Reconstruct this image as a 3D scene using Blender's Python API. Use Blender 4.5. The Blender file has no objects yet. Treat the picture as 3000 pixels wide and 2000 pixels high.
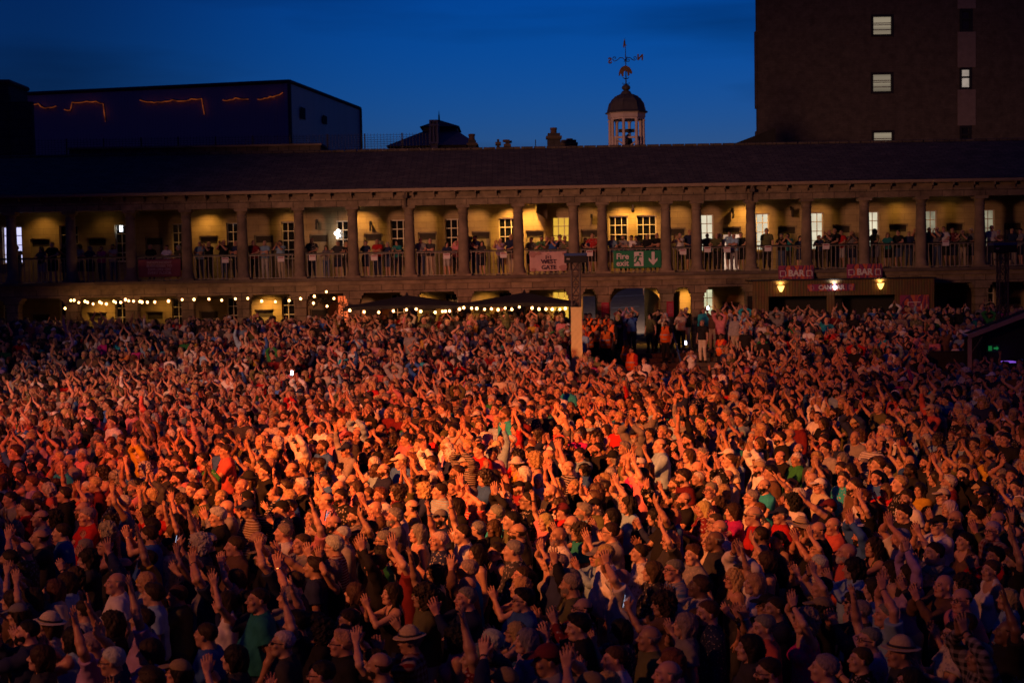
import bpy, bmesh, math, random, time
import numpy as np
from mathutils import Vector, Matrix, Euler
random.seed(7); np.random.seed(7)
scene = bpy.context.scene
COL = scene.collection
rad = math.radians
T0 = time.time()

SKY_EL = -2.5; SKY_ROT = 12; SKY_STR = .13; EXPO = 2.6
# position, aim, power, colour, cone, blend, lantern size
K = 26000
STAGE_LIGHTS = [((-20, 2, 15), (2, 19, 1.6), .23 * K, (1.0, .225, .045), 13.5, 1.0, .4),
                ((-20, 2, 15), (0, 36, 1.6), .40 * K, (1.0, .185, .035), 20, 1.0, .4),
                ((-22, -4, 14), (-9, 35, 1.6), .27 * K, (1.0, .12, .025), 25, 1.0, .4),
                ((-20, 2, 15), (0, 25, 1.6), .54 * K, (1.0, .205, .035), 16.5, 1.0, .4),
                ((-20, 2, 15), (-2, 28, 1.6), .36 * K, (1.0, .175, .03), 16, 1.0, .4),
                ((-20, 2, 15), (2, 22, 1.6), .28 * K, (1.0, .225, .045), 13.5, 1.0, .4),
                ((-34, 0, 12), (1.5, 61, 4.5), 12500, (1.0, .41, .23), 30, 1.0, 3.5),
                ((-22, -2, 14), (1, 20, 1.6), 1500, (1.0, .26, .09), 44, 1.0, .6)]
BULB = 2.2; STREAK = .03
UP_LAMPS = [(115, 6, 'at the far left bay'), (600, 14, 'beside the fourth bay, hatted watcher below'), (1052, 20, 'over the pale lit door'), (1500, 40, 'just left of the West Gate bay'), (1560, 52, 'inside the West Gate bay'), (1830, 30, 'left of the security camera'), (1880, 30, 'right of the security camera'), (2185, 24, 'over the pink lit doorway'), (2235, 9, 'beside the first white lit window'), (2640, 6, 'above the second bar board'), (300, 1.2, 'two bays right of the far left'), (838, 4, 'left of the globe lamp'), (1245, 6, 'between middle sash windows'), (1400, 7, 'left of the West Gate banner'), (1740, 4, 'in the bay behind the speaker'), (1990, 6, 'right of the fire exit banner'), (2410, 4, 'between the two bar boards'), (2790, 2, 'near the far right bays')]
LOW_LAMPS = [(290, 12, 'behind the left festoon bulbs'), (470, 6, 'behind the middle of the long festoon'), (780, 32, 'over the bright door behind the festoon'), (1230, 20, 'behind the left parasol'), (1420, 12, 'behind the right parasol'), (1650, 20, 'by the small yellow window'), (1940, 22, 'inside the right of the gate'), (2015, 30, 'right of the gate'), (2300, 6, 'behind the kiosk')]
# ---------------------------------------------------------------- camera
FPX = 4167.0; CAMZ = 5.1; HOR = 768.0; PITCH = math.atan((1000 - HOR) / FPX); ROLL = rad(1.0)
cam = bpy.data.objects.new('camera', bpy.data.cameras.new('camera')); COL.objects.link(cam)
cam.data.sensor_width = 36.0; cam.data.lens = FPX * 36 / 3000
cam.data.clip_start = 0.3; cam.data.clip_end = 3000
cam.matrix_world = (Matrix.Translation((0, 0, CAMZ)) @ Matrix.Rotation(math.pi / 2 - PITCH, 4, 'X') @ Matrix.Rotation(-ROLL, 4, 'Z'))
cam.data.dof.use_dof = True; cam.data.dof.focus_distance = 26.0; cam.data.dof.aperture_fstop = 2.6
scene.camera = cam
CM = np.array(cam.matrix_world)[:3, :3]

def at(px, py, Y):
    """the point at depth Y seen at pixel (px, py) of the 3000 x 2000 photograph"""
    d = CM @ np.array(((px - 1500) / FPX, -(py - 1000) / FPX, -1.0))
    k = Y / d[1]
    return Vector((d[0] * k, Y, CAMZ + d[2] * k))
def X(px, Y, py=780): return at(px, py, Y).x
def Z(px, py, Y): return at(px, py, Y).z

# ---------------------------------------------------------------- sky and light
world = bpy.data.worlds.new('World'); scene.world = world; world.use_nodes = True
wn = world.node_tree.nodes; wl = world.node_tree.links
sky = wn.new('ShaderNodeTexSky'); sky.sky_type = 'NISHITA'; sky.sun_disc = False
sky.sun_elevation = rad(SKY_EL); sky.sun_rotation = rad(SKY_ROT); sky.altitude = 200; sky.air_density = 1.0; sky.dust_density = 0.3; sky.ozone_density = 6.0
hsv = wn.new('ShaderNodeHueSaturation'); hsv.inputs['Saturation'].default_value = 1.09; hsv.inputs['Hue'].default_value = .488
wtc = wn.new('ShaderNodeTexCoord'); wmp = wn.new('ShaderNodeMapping'); wmp.inputs['Scale'].default_value = (1.2, 1.2, 9.0); wmp.inputs['Rotation'].default_value = (0, rad(9), 0)
wno = wn.new('ShaderNodeTexNoise'); wno.inputs['Scale'].default_value = 2.4; wno.inputs['Detail'].default_value = 4
wrp = wn.new('ShaderNodeMapRange'); wrp.inputs['From Min'].default_value = .45; wrp.inputs['From Max'].default_value = .68; wrp.inputs['To Min'].default_value = 1.08; wrp.inputs['To Max'].default_value = .62
wmx = wn.new('ShaderNodeMix'); wmx.data_type = 'RGBA'; wmx.blend_type = 'MULTIPLY'; wmx.inputs[0].default_value = 1
wl.new(wtc.outputs['Generated'], wmp.inputs['Vector']); wl.new(wmp.outputs['Vector'], wno.inputs['Vector']); wl.new(wno.outputs['Fac'], wrp.inputs['Value'])
wl.new(sky.outputs['Color'], hsv.inputs['Color']); wl.new(hsv.outputs['Color'], wmx.inputs[6]); wl.new(wrp.outputs['Result'], wmx.inputs[7])
# lens vignette imitated in sky colour: palest beyond the cupola, darkened away from it
wdt = wn.new('ShaderNodeVectorMath'); wdt.operation = 'DOT_PRODUCT'; wl.new(wtc.outputs['Generated'], wdt.inputs[0]); wdt.inputs[1].default_value = Vector((.09, .98, .10)).normalized()
wr2 = wn.new('ShaderNodeMapRange'); wr2.interpolation_type = 'SMOOTHSTEP'; wr2.inputs['From Min'].default_value = .915; wr2.inputs['From Max'].default_value = 1.0; wr2.inputs['To Min'].default_value = .48; wr2.inputs['To Max'].default_value = 1.17
wl.new(wdt.outputs['Value'], wr2.inputs['Value'])
wr3 = wn.new('ShaderNodeMapRange'); wr3.interpolation_type = 'SMOOTHSTEP'; wr3.inputs['From Min'].default_value = .4; wr3.inputs['From Max'].default_value = .84; wr3.inputs['To Min'].default_value = 1.9; wr3.inputs['To Max'].default_value = 1.0; wl.new(wdt.outputs['Value'], wr3.inputs['Value'])  # added fill: sky behind the view raised to lift surfaces facing it
wmu = wn.new('ShaderNodeMath'); wmu.operation = 'MULTIPLY'; wl.new(wr2.outputs['Result'], wmu.inputs[0]); wl.new(wr3.outputs['Result'], wmu.inputs[1])
wm2 = wn.new('ShaderNodeMix'); wm2.data_type = 'RGBA'; wm2.blend_type = 'MULTIPLY'; wm2.inputs[0].default_value = 1; wl.new(wmx.outputs[2], wm2.inputs[6]); wl.new(wmu.outputs[0], wm2.inputs[7])
bg = wn['Background']; wl.new(wm2.outputs[2], bg.inputs['Color']); bg.inputs['Strength'].default_value = SKY_STR
scene.view_settings.view_transform = 'Standard'; scene.view_settings.look = 'None'
scene.view_settings.exposure = EXPO; scene.view_settings.gamma = 1.0
cy = scene.cycles; cy.use_denoising = True; cy.max_bounces = 5; cy.diffuse_bounces = 3; cy.glossy_bounces = 2; cy.transmission_bounces = 3
cy.transparent_max_bounces = 6; cy.caustics_reflective = False; cy.caustics_refractive = False; cy.sample_clamp_indirect = 3.0
scene.render.use_persistent_data = False

def lamp(name, loc, target, power, col, angle, blend=.6, size=.3):
    L = bpy.data.lights.new(name, 'SPOT'); L.energy = power; L.color = col; L.spot_size = rad(angle); L.spot_blend = blend; L.shadow_soft_size = size
    o = bpy.data.objects.new(name, L); COL.objects.link(o); o.location = loc
    o.rotation_euler = (Vector(target) - Vector(loc)).to_track_quat('-Z', 'Y').to_euler()
    return o
# the stage lanterns hang in the stage roof, left of the frame, and wash over the audience
for (s0, t, p, c, a, b, sz) in STAGE_LIGHTS:
    lamp('stage_spotlight', s0, t, p, c, a, b, sz)

# ---------------------------------------------------------------- object helpers
def tag(o, label=None, cat=None, group=None, kind=None):
    if label: o['label'] = label
    if cat: o['category'] = cat
    if group: o['group'] = group
    if kind: o['kind'] = kind
    return o
def link(name, me, parent=None, loc=None):
    o = bpy.data.objects.new(name, me); COL.objects.link(o)
    if parent is not None: o.parent = parent
    if loc is not None: o.location = loc
    return o
def empty(name, loc=(0, 0, 0)):
    o = bpy.data.objects.new(name, None); COL.objects.link(o); o.location = loc; o.empty_display_size = .2
    return o
class MB:
    def __init__(s): s.v = []; s.f = []
    def box(s, x0, x1, y0, y1, z0, z1):
        b = len(s.v)
        s.v += [(x0,y0,z0),(x1,y0,z0),(x1,y1,z0),(x0,y1,z0),(x0,y0,z1),(x1,y0,z1),(x1,y1,z1),(x0,y1,z1)]
        s.f += [tuple(b + i for i in q) for q in ((0,3,2,1),(4,5,6,7),(0,1,5,4),(1,2,6,5),(2,3,7,6),(3,0,4,7))]
        return s
    def poly(s, pts, y0=None, y1=None):
        """a plain polygon, or (points are x,z) a prism between y0 and y1"""
        b = len(s.v); n = len(pts)
        if y0 is None:
            s.v += [tuple(p) for p in pts]; s.f.append(tuple(range(b, b + n)))
        else:
            s.v += [(p[0], y0, p[1]) for p in pts] + [(p[0], y1, p[1]) for p in pts]
            s.f.append(tuple(range(b, b + n))); s.f.append(tuple(reversed(range(b + n, b + 2 * n))))
            s.f += [(b + i, b + n + i, b + n + (i + 1) % n, b + (i + 1) % n) for i in range(n)]
        return s
    def lathe(s, prof, c=(0, 0), n=16, a0=0.0):
        b = len(s.v)
        for r, z in prof:
            for i in range(n):
                a = a0 + 2 * math.pi * i / n
                s.v.append((c[0] + r * math.cos(a), c[1] + r * math.sin(a), z))
        for j in range(len(prof) - 1):
            for i in range(n):
                s.f.append((b + j * n + i, b + j * n + (i + 1) % n, b + (j + 1) * n + (i + 1) % n, b + (j + 1) * n + i))
        s.f.append(tuple(reversed(range(b, b + n)))); s.f.append(tuple(range(b + (len(prof) - 1) * n, b + len(prof) * n)))
        return s
    def tube(s, pts, r, n=6):
        pts = [Vector(p) for p in pts]; b = len(s.v)
        for i, p in enumerate(pts):
            t = (pts[min(i + 1, len(pts) - 1)] - pts[max(i - 1, 0)]).normalized()
            u = t.cross(Vector((0, 0, 1)) if abs(t.z) < .9 else Vector((1, 0, 0))).normalized(); w = t.cross(u)
            rr = r[i] if isinstance(r, (list, tuple)) else r
            for k in range(n):
                a = 2 * math.pi * k / n
                s.v.append(tuple(p + u * math.cos(a) * rr + w * math.sin(a) * rr))
        for i in range(len(pts) - 1):
            for k in range(n):
                s.f.append((b + i * n + k, b + i * n + (k + 1) % n, b + (i + 1) * n + (k + 1) % n, b + (i + 1) * n + k))
        s.f.append(tuple(reversed(range(b, b + n)))); s.f.append(tuple(range(b + (len(pts) - 1) * n, b + len(pts) * n)))
        return s
    def build(s, name, mat, parent=None, smooth=False, loc=None):
        me = bpy.data.meshes.new(name); me.from_pydata(s.v, [], s.f)
        bm = bmesh.new(); bm.from_mesh(me); bmesh.ops.recalc_face_normals(bm, faces=bm.faces); bm.to_mesh(me); bm.free()
        me.materials.append(mat)
        if smooth:
            me.polygons.foreach_set('use_smooth', np.ones(len(me.polygons), bool))
            me.set_sharp_from_angle(angle=rad(35))
        return link(name, me, parent, loc)
def letters(txt, size, loc, mat, parent, name='lettering', thick=.012, bold=.0, rotx=math.pi / 2, rotz=0, align='CENTER'):
    cu = bpy.data.curves.new(name, 'FONT'); cu.body = txt; cu.size = size; cu.align_x = align; cu.align_y = 'CENTER'; cu.extrude = thick; cu.offset = bold; cu.resolution_u = 3
    o = bpy.data.objects.new(name, cu); COL.objects.link(o)
    dg = bpy.context.evaluated_depsgraph_get(); me = bpy.data.meshes.new_from_object(o.evaluated_get(dg)); me.name = name
    bpy.data.objects.remove(o); bpy.data.curves.remove(cu)
    me.materials.clear(); me.materials.append(mat)
    o = link(name, me, parent); o.location = loc; o.rotation_euler = (rotx, 0, rotz)
    return o

# ---------------------------------------------------------------- materials
def nodes(name):
    m = bpy.data.materials.new(name); m.use_nodes = True
    return m, m.node_tree.nodes, m.node_tree.links, m.node_tree.nodes['Principled BSDF']
def ramp(n, stops):
    r = n.new('ShaderNodeValToRGB'); e = r.color_ramp.elements
    while len(e) < len(stops): e.new(.5)
    for i, (p, c) in enumerate(stops): e[i].position = p; e[i].color = (*c, 1)
    return r
def plain(name, col, rough=.7, var=.25, scale=3.0, metal=0.0, bump=.0, coords='Object', stretch=(1, 1, 1)):
    m, n, l, b = nodes(name)
    tc = n.new('ShaderNodeTexCoord'); mp = n.new('ShaderNodeMapping'); mp.inputs['Scale'].default_value = stretch
    no = n.new('ShaderNodeTexNoise'); no.inputs['Scale'].default_value = scale; no.inputs['Detail'].default_value = 6; no.inputs['Roughness'].default_value = .65
    r = ramp(n, [(.25, tuple(c * (1 - var) for c in col)), (.75, tuple(min(1, c * (1 + var)) for c in col))])
    l.new(tc.outputs[coords], mp.inputs[0]); l.new(mp.outputs[0], no.inputs['Vector']); l.new(no.outputs['Fac'], r.inputs[0]); l.new(r.outputs[0], b.inputs['Base Color'])
    b.inputs['Roughness'].default_value = rough; b.inputs['Metallic'].default_value = metal
    if bump:
        bp = n.new('ShaderNodeBump'); bp.inputs['Strength'].default_value = bump; bp.inputs['Distance'].default_value = .02; l.new(no.outputs['Fac'], bp.inputs['Height']); l.new(bp.outputs[0], b.inputs['Normal'])
    return m
def masonry(name, c1, c2, mortar, bw, bh, msize=.012, rough=.85, off=.5, plane='XZ', noise=.35, bump=.5):
    m, n, l, b = nodes(name)
    tc = n.new('ShaderNodeTexCoord'); sp = n.new('ShaderNodeSeparateXYZ'); cb = n.new('ShaderNodeCombineXYZ')
    l.new(tc.outputs['Object'], sp.inputs[0])
    l.new(sp.outputs[plane[0]], cb.inputs[0]); l.new(sp.outputs[plane[1]], cb.inputs[1])
    br = n.new('ShaderNodeTexBrick'); br.inputs['Color1'].default_value = (*c1, 1); br.inputs['Color2'].default_value = (*c2, 1); br.inputs['Mortar'].default_value = (*mortar, 1)
    br.inputs['Scale'].default_value = 1; br.inputs['Brick Width'].default_value = bw; br.inputs['Row Height'].default_value = bh; br.inputs['Mortar Size'].default_value = msize; br.offset = off
    br.inputs['Bias'].default_value = 0; br.inputs['Mortar Smooth'].default_value = .3
    l.new(cb.outputs[0], br.inputs['Vector'])
    no = n.new('ShaderNodeTexNoise'); no.inputs['Scale'].default_value = 1.7; no.inputs['Detail'].default_value = 8; no.inputs['Roughness'].default_value = .7
    l.new(tc.outputs['Object'], no.inputs['Vector'])
    r = n.new('ShaderNodeMapRange'); r.inputs['From Min'].default_value = .3; r.inputs['From Max'].default_value = .7; r.inputs['To Min'].default_value = 1 - noise; r.inputs['To Max'].default_value = 1 + noise * .6
    l.new(no.outputs['Fac'], r.inputs['Value'])
    mx = n.new('ShaderNodeMix'); mx.data_type = 'RGBA'; mx.blend_type = 'MULTIPLY'; mx.inputs[0].default_value = 1
    l.new(br.outputs['Color'], mx.inputs[6]); l.new(r.outputs['Result'], mx.inputs[7]); l.new(mx.outputs[2], b.inputs['Base Color'])
    bp = n.new('ShaderNodeBump'); bp.inputs['Strength'].default_value = bump; bp.inputs['Distance'].default_value = .02
    ad = n.new('ShaderNodeMath'); ad.operation = 'MULTIPLY_ADD'; ad.inputs[1].default_value = -1.0; l.new(br.outputs['Fac'], ad.inputs[0]); l.new(no.outputs['Fac'], ad.inputs[2])
    l.new(ad.outputs[0], bp.inputs['Height']); l.new(bp.outputs[0], b.inputs['Normal']); b.inputs['Roughness'].default_value = rough
    return m
def glow(name, col, strength, var=0.0, scale=3.0, stretch=(1, 1, 1)):
    m, n, l, b = nodes(name)
    b.inputs['Base Color'].default_value = (.05, .05, .05, 1); b.inputs['Roughness'].default_value = .3
    b.inputs['Emission Color'].default_value = (*col, 1); b.inputs['Emission Strength'].default_value = strength
    if var:
        tc = n.new('ShaderNodeTexCoord'); mp = n.new('ShaderNodeMapping'); mp.inputs['Scale'].default_value = stretch; no = n.new('ShaderNodeTexNoise'); no.inputs['Scale'].default_value = scale
        r = ramp(n, [(.35, tuple(c * (1 - var) for c in col)), (.65, col)])
        l.new(tc.outputs['Object'], mp.inputs[0]); l.new(mp.outputs[0], no.inputs['Vector']); l.new(no.outputs['Fac'], r.inputs[0]); l.new(r.outputs[0], b.inputs['Emission Color'])
    return m
def glass_dark(name, col=(.012, .013, .016)):
    m, n, l, b = nodes(name); b.inputs['Base Color'].default_value = (*col, 1); b.inputs['Roughness'].default_value = .08; b.inputs['Specular IOR Level'].default_value = .6
    return m
# ---------------------------------------------------------------- ground and terrace
YF = 63.0          # plane of the colonnade
YW = 65.6          # plane of the gallery's back wall
ZG, ZF = 1.2, 4.54  # terrace and gallery floor
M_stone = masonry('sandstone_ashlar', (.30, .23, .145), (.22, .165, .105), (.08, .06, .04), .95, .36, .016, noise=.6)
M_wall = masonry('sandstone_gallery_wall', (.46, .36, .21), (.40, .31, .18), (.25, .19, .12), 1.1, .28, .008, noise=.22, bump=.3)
M_trim = plain('weathered_sandstone', (.225, .17, .115), .85, .6, 1.3, bump=.6)
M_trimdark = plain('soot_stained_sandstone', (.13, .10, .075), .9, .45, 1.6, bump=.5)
M_slate = masonry('stone_slates', (.13, .105, .08), (.085, .07, .055), (.02, .018, .018), .5, .21, .018, .8, noise=.5, plane='XY')
M_pave = masonry('setts_paving', (.10, .085, .07), (.075, .065, .055), (.04, .035, .03), .6, .3, .012, plane='XY')
M_iron = plain('dark_painted_iron', (.02, .02, .022), .5, .2)
M_rail = plain('pale_painted_rail', (.27, .23, .20), .5, .1)
M_wood = plain('painted_door', (.33, .29, .18), .6, .15, 4)
M_frame = plain('white_sash', (.75, .70, .60), .5, .05)
M_glassd = glass_dark('dark_window_glass')
M_black = plain('matt_black', (.012, .012, .013), .8, .3)

g = MB(); g.box(-400, 400, -200, 900, -.5, 0); o = g.build('ground', M_pave); tag(o, 'stone paved courtyard floor under the audience', 'ground', kind='structure')
st = MB()
GX0, GX1 = X(1795, 58, 1050), X(2135, 58, 1050)      # the flight of steps below the gate; broad tiers either side
for i in range(7):
    st.box(GX0, GX1, 56.6 + .42 * i, 56.6 + .42 * (i + 1), 0.0, 1.2 * (i + 1) / 7)
    for (u, v) in ((-32, GX0 - .01), (GX1 + .01, 32)): st.box(u, v, 48.6 + 1.56 * i, 48.6 + 1.56 * (i + 1), 0.0, 1.2 * (i + 1) / 7 - .002)
st.box(-32, 32, 59.54, 76, 0.0, 1.196)
o = st.build('terrace', M_pave); tag(o, 'stone terrace with steps in front of the colonnade', 'terrace', kind='structure')
rd = MB(); rd.poly([(-22, 76.2, 1.15), (26, 76.2, 1.15), (26, 135, 9.5), (-22, 135, 9.5)]); 
M_road = plain('dark_asphalt', (.20, .15, .12), .75, .3, 2.0)
o = rd.build('road', M_road); tag(o, 'dark asphalt street climbing away beyond the gate', 'road', kind='structure')
M_mark = plain('worn_white_road_paint', (.45, .45, .45), .7, .2)
mk = MB()
for (x0, x1, yy) in ((5.6, 8.2, 88), (5.9, 7.6, 84)):
    zz = 1.15 + (yy - 76.2) * (8.35 / 58.8) + .01
    mk.poly([(x0, yy, zz), (x1, yy + .5, zz + .071), (x1, yy + .68, zz + .097), (x0, yy + .18, zz + .026)])
o = mk.build('road_marking', M_mark); tag(o, 'faint white lines painted on the street beyond the gate', 'road marking', kind='structure')

# ---------------------------------------------------------------- the hall
hall = empty('stone_hall', (0, YF, ZG))
tag(hall, 'long two storey sandstone hall with open colonnaded gallery and slate roof', 'building')
class HB(MB):
    def build(s, name, mat, parent=hall, smooth=False):
        o = MB.build(s, name, mat, parent, smooth)
        o.matrix_parent_inverse = Matrix.Translation(-parent.location) if parent is hall else Matrix.Identity(4)
        return o
def sub(mb, name, mat, parent):   # a sub-part keeps world coordinates too
    o = MB.build(mb, name, mat, None); o.parent = parent; o.matrix_parent_inverse = Matrix.Translation(-hall.location) if parent is hall else Matrix.Identity(4)
    if parent is not hall: o.matrix_parent_inverse = (Matrix.Translation(-hall.location) @ Matrix.Translation(hall.location))
    return o
XL, XR = -27.0, 27.0
cols_px = [-128, 34, 208, 383, 547, 710, 877, 1034, 1200, 1358, 1519, 1681, 1765, 1951, 2041, 2200, 2363, 2532, 2698, 2870, 3035, 3200]
CX = [X(p, YF, 700) for p in cols_px]
GATE = (12, 13)
# roof
r = HB(); r.poly([(XL, YF - .45, 8.42), (XR, YF - .45, 8.42), (XR, 68.2, 10.5), (XL, 68.2, 10.5)]); r.poly([(XL, 68.2, 10.5), (XR, 68.2, 10.5), (XR, 74, 8.4), (XL, 74, 8.4)])
r.poly([(XL, YF - .45, 8.34), (XR, YF - .45, 8.34), (XR, 74, 8.30), (XL, 74, 8.30)])
roof = r.build('roof', M_slate)
rg = HB(); xx = XL
while xx < XR: rg.tube([(xx, 68.2, 10.51), (xx + .56, 68.2, 10.51)], .075, 8); xx += .6
rg.build('ridge_tiles', M_slate)
# raised part of the roof on the left
a0, a1 = X(203, 68.4, 430), X(940, 68.4, 430)
r = HB(); r.box(a0, a1, 68.35, 70.5, 10.3, Z(570, 433, 68.4)); r.build('parapet', M_slate)
r = HB(); r.box(a0 - .05, a1 + .05, 68.25, 70.6, Z(570, 433, 68.4), Z(570, 433, 68.4) + .09); r.build('coping', M_trim)
# entablature, gutter, brackets
e = HB(); e.box(XL, XR, YF - .32, YF + .32, 7.66, 8.02); e.build('architrave', M_stone)
e = HB(); e.box(XL, XR, YF - .24, YF + .26, 8.023, 8.335); e.build('frieze', M_trim)
e = HB(); e.box(XL, XR, YF - .62, YF - .42, 8.30, 8.40); e.box(XL, XR, YF - .58, YF - .46, 8.26, 8.298); e.build('gutter', plain('gutter_paint', (.30, .22, .16), .6, .2))
k = 0; xx = CX[1] - .4
while xx < XR - .5:
    b = HB(); b.box(xx - .025, xx + .025, YF - .55, YF - .325, 8.14, 8.255); b.box(xx - .02, xx + .02, YF - .36, YF - .325, 7.98, 8.138); b.build('gutter_bracket', M_trim)
    xx += .91; k += 1
for p in (1186, 2203):
    b = HB(); x0 = X(p, YF - .5, 560); b.tube([(x0, YF - .52, 8.28), (x0, YF - .5, 8.1), (x0, YF - .38, 7.85), (x0, YF - .36, 7.6)], .05, 8); b.box(x0 - .1, x0 + .1, YF - .6, YF - .4, 7.98, 8.12); b.build('downpipe', M_trimdark)
# columns above, piers below
for i, x in enumerate(CX):
    c = HB(); c.lathe([(.30, ZF + .02), (.30, ZF + .16), (.27, ZF + .20), (.265, ZF + .30), (.24, ZF + .34), (.245, ZF + 1.2), (.205, ZF + 2.72), (.23, ZF + 2.74), (.23, ZF + 2.78), (.205, ZF + 2.80), (.21, ZF + 2.90), (.27, ZF + 3.0)], (x, YF), 18)
    c.box(x - .29, x + .29, YF - .29, YF + .29, ZF + 3.003, 7.657); c.box(x - .33, x + .33, YF - .33, YF + .33, ZF - .01, ZF + .08)
    c.build('column', M_trim, smooth=True)
    p = HB(); z = ZG - .02
    while z < 3.3:
        z2 = min(z + .40, 3.42); p.box(x - .27, x + .27, YF - .27, YF + .27, z + .02, z2); z = z2 + .0
        p.box(x - .245, x + .245, YF - .245, YF + .245, z, z + .02)
    p.box(x - .29, x + .29, YF - .29, YF + .29, 3.44, 3.60); p.box(x - .36, x + .36, YF - .34, YF + .34, 3.602, 3.75); p.box(x - .44, x + .44, YF - .36, YF + .36, 3.752, 3.86)
    p.build('pier', M_stone)
# gallery deck
d = HB(); d.box(XL, XR, YF - .34, YF + .34, 3.863, 4.22); d.build('lower_architrave', M_stone)
d = HB(); d.box(XL, XR, YF - .44, YW, 4.223, 4.40); d.build('gallery_deck', M_trim)
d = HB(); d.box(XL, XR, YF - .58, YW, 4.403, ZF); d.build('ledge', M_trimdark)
c = HB(); c.box(XL, XR, YF + .33, YW, 8.03, 8.1); c.build('gallery_ceiling', plain('gallery_ceiling_plaster', (.22, .18, .13), .9, .2))
# back wall with openings (upper windows and doors, ground windows and doors, the gate)
win_px = [(7, 64), (174, 229), (337, 392), (503, 558), (664, 719), (825, 880), (986, 1041), (1145, 1200), (1304, 1359), (1462, 1517), (1619, 1672), (1785, 1841), (1866, 1924), (2036, 2091), (2200, 2254), (2360, 2413), (2521, 2576), (2691, 2746), (2860, 2915)]
door_px = [(88, 146), (254, 311), (425, 477), (583, 639), (745, 801), (907, 962), (1066, 1120), (1225, 1280), (1383, 1437), (1540, 1596), (1702, 1754), (1962, 2010), (2117, 2172), (2279, 2335), (2440, 2495), (2605, 2661), (2772, 2826), (2942, 2997)]
WZ = (5.42, 7.14); DZ = 6.55; WG = (2.02, 3.72); DG = 3.12
openings = []
for (a, b) in win_px: openings.append((X(a, YW, 700), X(b, YW, 700), *WZ))
for (a, b) in door_px: openings.append((X(a, YW, 700), X(b, YW, 700), ZF, DZ))
gate_c = X(1862, YW, 870); gate_r = (X(1937, YW, 870) - X(1788, YW, 870)) / 2
for (a, b) in win_px:
    if not (1700 < a < 2000): openings.append((X(a, YW, 880), X(b, YW, 880), *WG))
for (a, b) in door_px:
    if not (1690 < a < 2000): openings.append((X(a, YW, 880), X(b, YW, 880), ZG, DG))
side_l = (X(1708, YW, 880), X(1752, YW, 880)); side_r = (X(1964, YW, 880), X(1992, YW, 880))
openings += [(side_l[0], side_l[1], ZG, 3.48), (side_r[0], side_r[1], ZG, 3.62)]
gate_box = (gate_c - gate_r, gate_c + gate_r, ZG, 3.9)
def wall_cells(ops, x0, x1, z0, z1):
    xs = sorted({x0, x1} | {v for o in ops for v in o[:2]}); zs = sorted({z0, z1} | {v for o in ops for v in o[2:]})
    out = []
    for j in range(len(zs) - 1):
        run = None
        for i in range(len(xs) - 1):
            cx, cz = (xs[i] + xs[i + 1]) / 2, (zs[j] + zs[j + 1]) / 2
            solid = not any(o[0] < cx < o[1] and o[2] < cz < o[3] for o in ops)
            if solid and run is None: run = xs[i]
            if (not solid) and run is not None: out.append((run, xs[i], zs[j], zs[j + 1])); run = None
        if run is not None: out.append((run, xs[-1], zs[j], zs[j + 1]))
    return out
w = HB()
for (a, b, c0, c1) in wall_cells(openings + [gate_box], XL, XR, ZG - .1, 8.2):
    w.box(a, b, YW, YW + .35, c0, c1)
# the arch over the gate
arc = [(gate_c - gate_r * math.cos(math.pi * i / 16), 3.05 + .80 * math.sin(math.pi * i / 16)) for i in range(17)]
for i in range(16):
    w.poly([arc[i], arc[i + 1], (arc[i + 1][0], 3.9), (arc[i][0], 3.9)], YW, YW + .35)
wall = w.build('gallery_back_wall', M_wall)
# gate passage beyond the arch
M_ochre = plain('ochre_passage_wall', (.36, .30, .10), .8, .15)
g = HB(); g.box(gate_c + gate_r + .02, gate_c + gate_r + .2, YW + .36, 74, ZG, 4.2); g.box(side_l[0] - .5, side_l[0] - .3, YW + .36, 74, ZG, 4.2); g.box(side_r[1] + .12, side_r[1] + .3, YW + .36, 74, ZG, 4.2)
g.box(gate_c - gate_r - .2, gate_c - gate_r - .02, YW + .36, 74, ZG, 4.2); g.build('gate_passage', M_ochre)
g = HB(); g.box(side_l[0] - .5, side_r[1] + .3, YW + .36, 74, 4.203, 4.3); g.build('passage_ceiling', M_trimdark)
g = HB(); g.box(XL, side_l[0] - .52, 73.6, 74, 0, 8.3); g.box(side_r[1] + .32, XR, 73.6, 74, 0, 8.3); g.box(side_l[0] - .5, side_r[1] + .3, 73.6, 74, 4.303, 8.3); g.build('rear_wall', M_stone)
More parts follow.
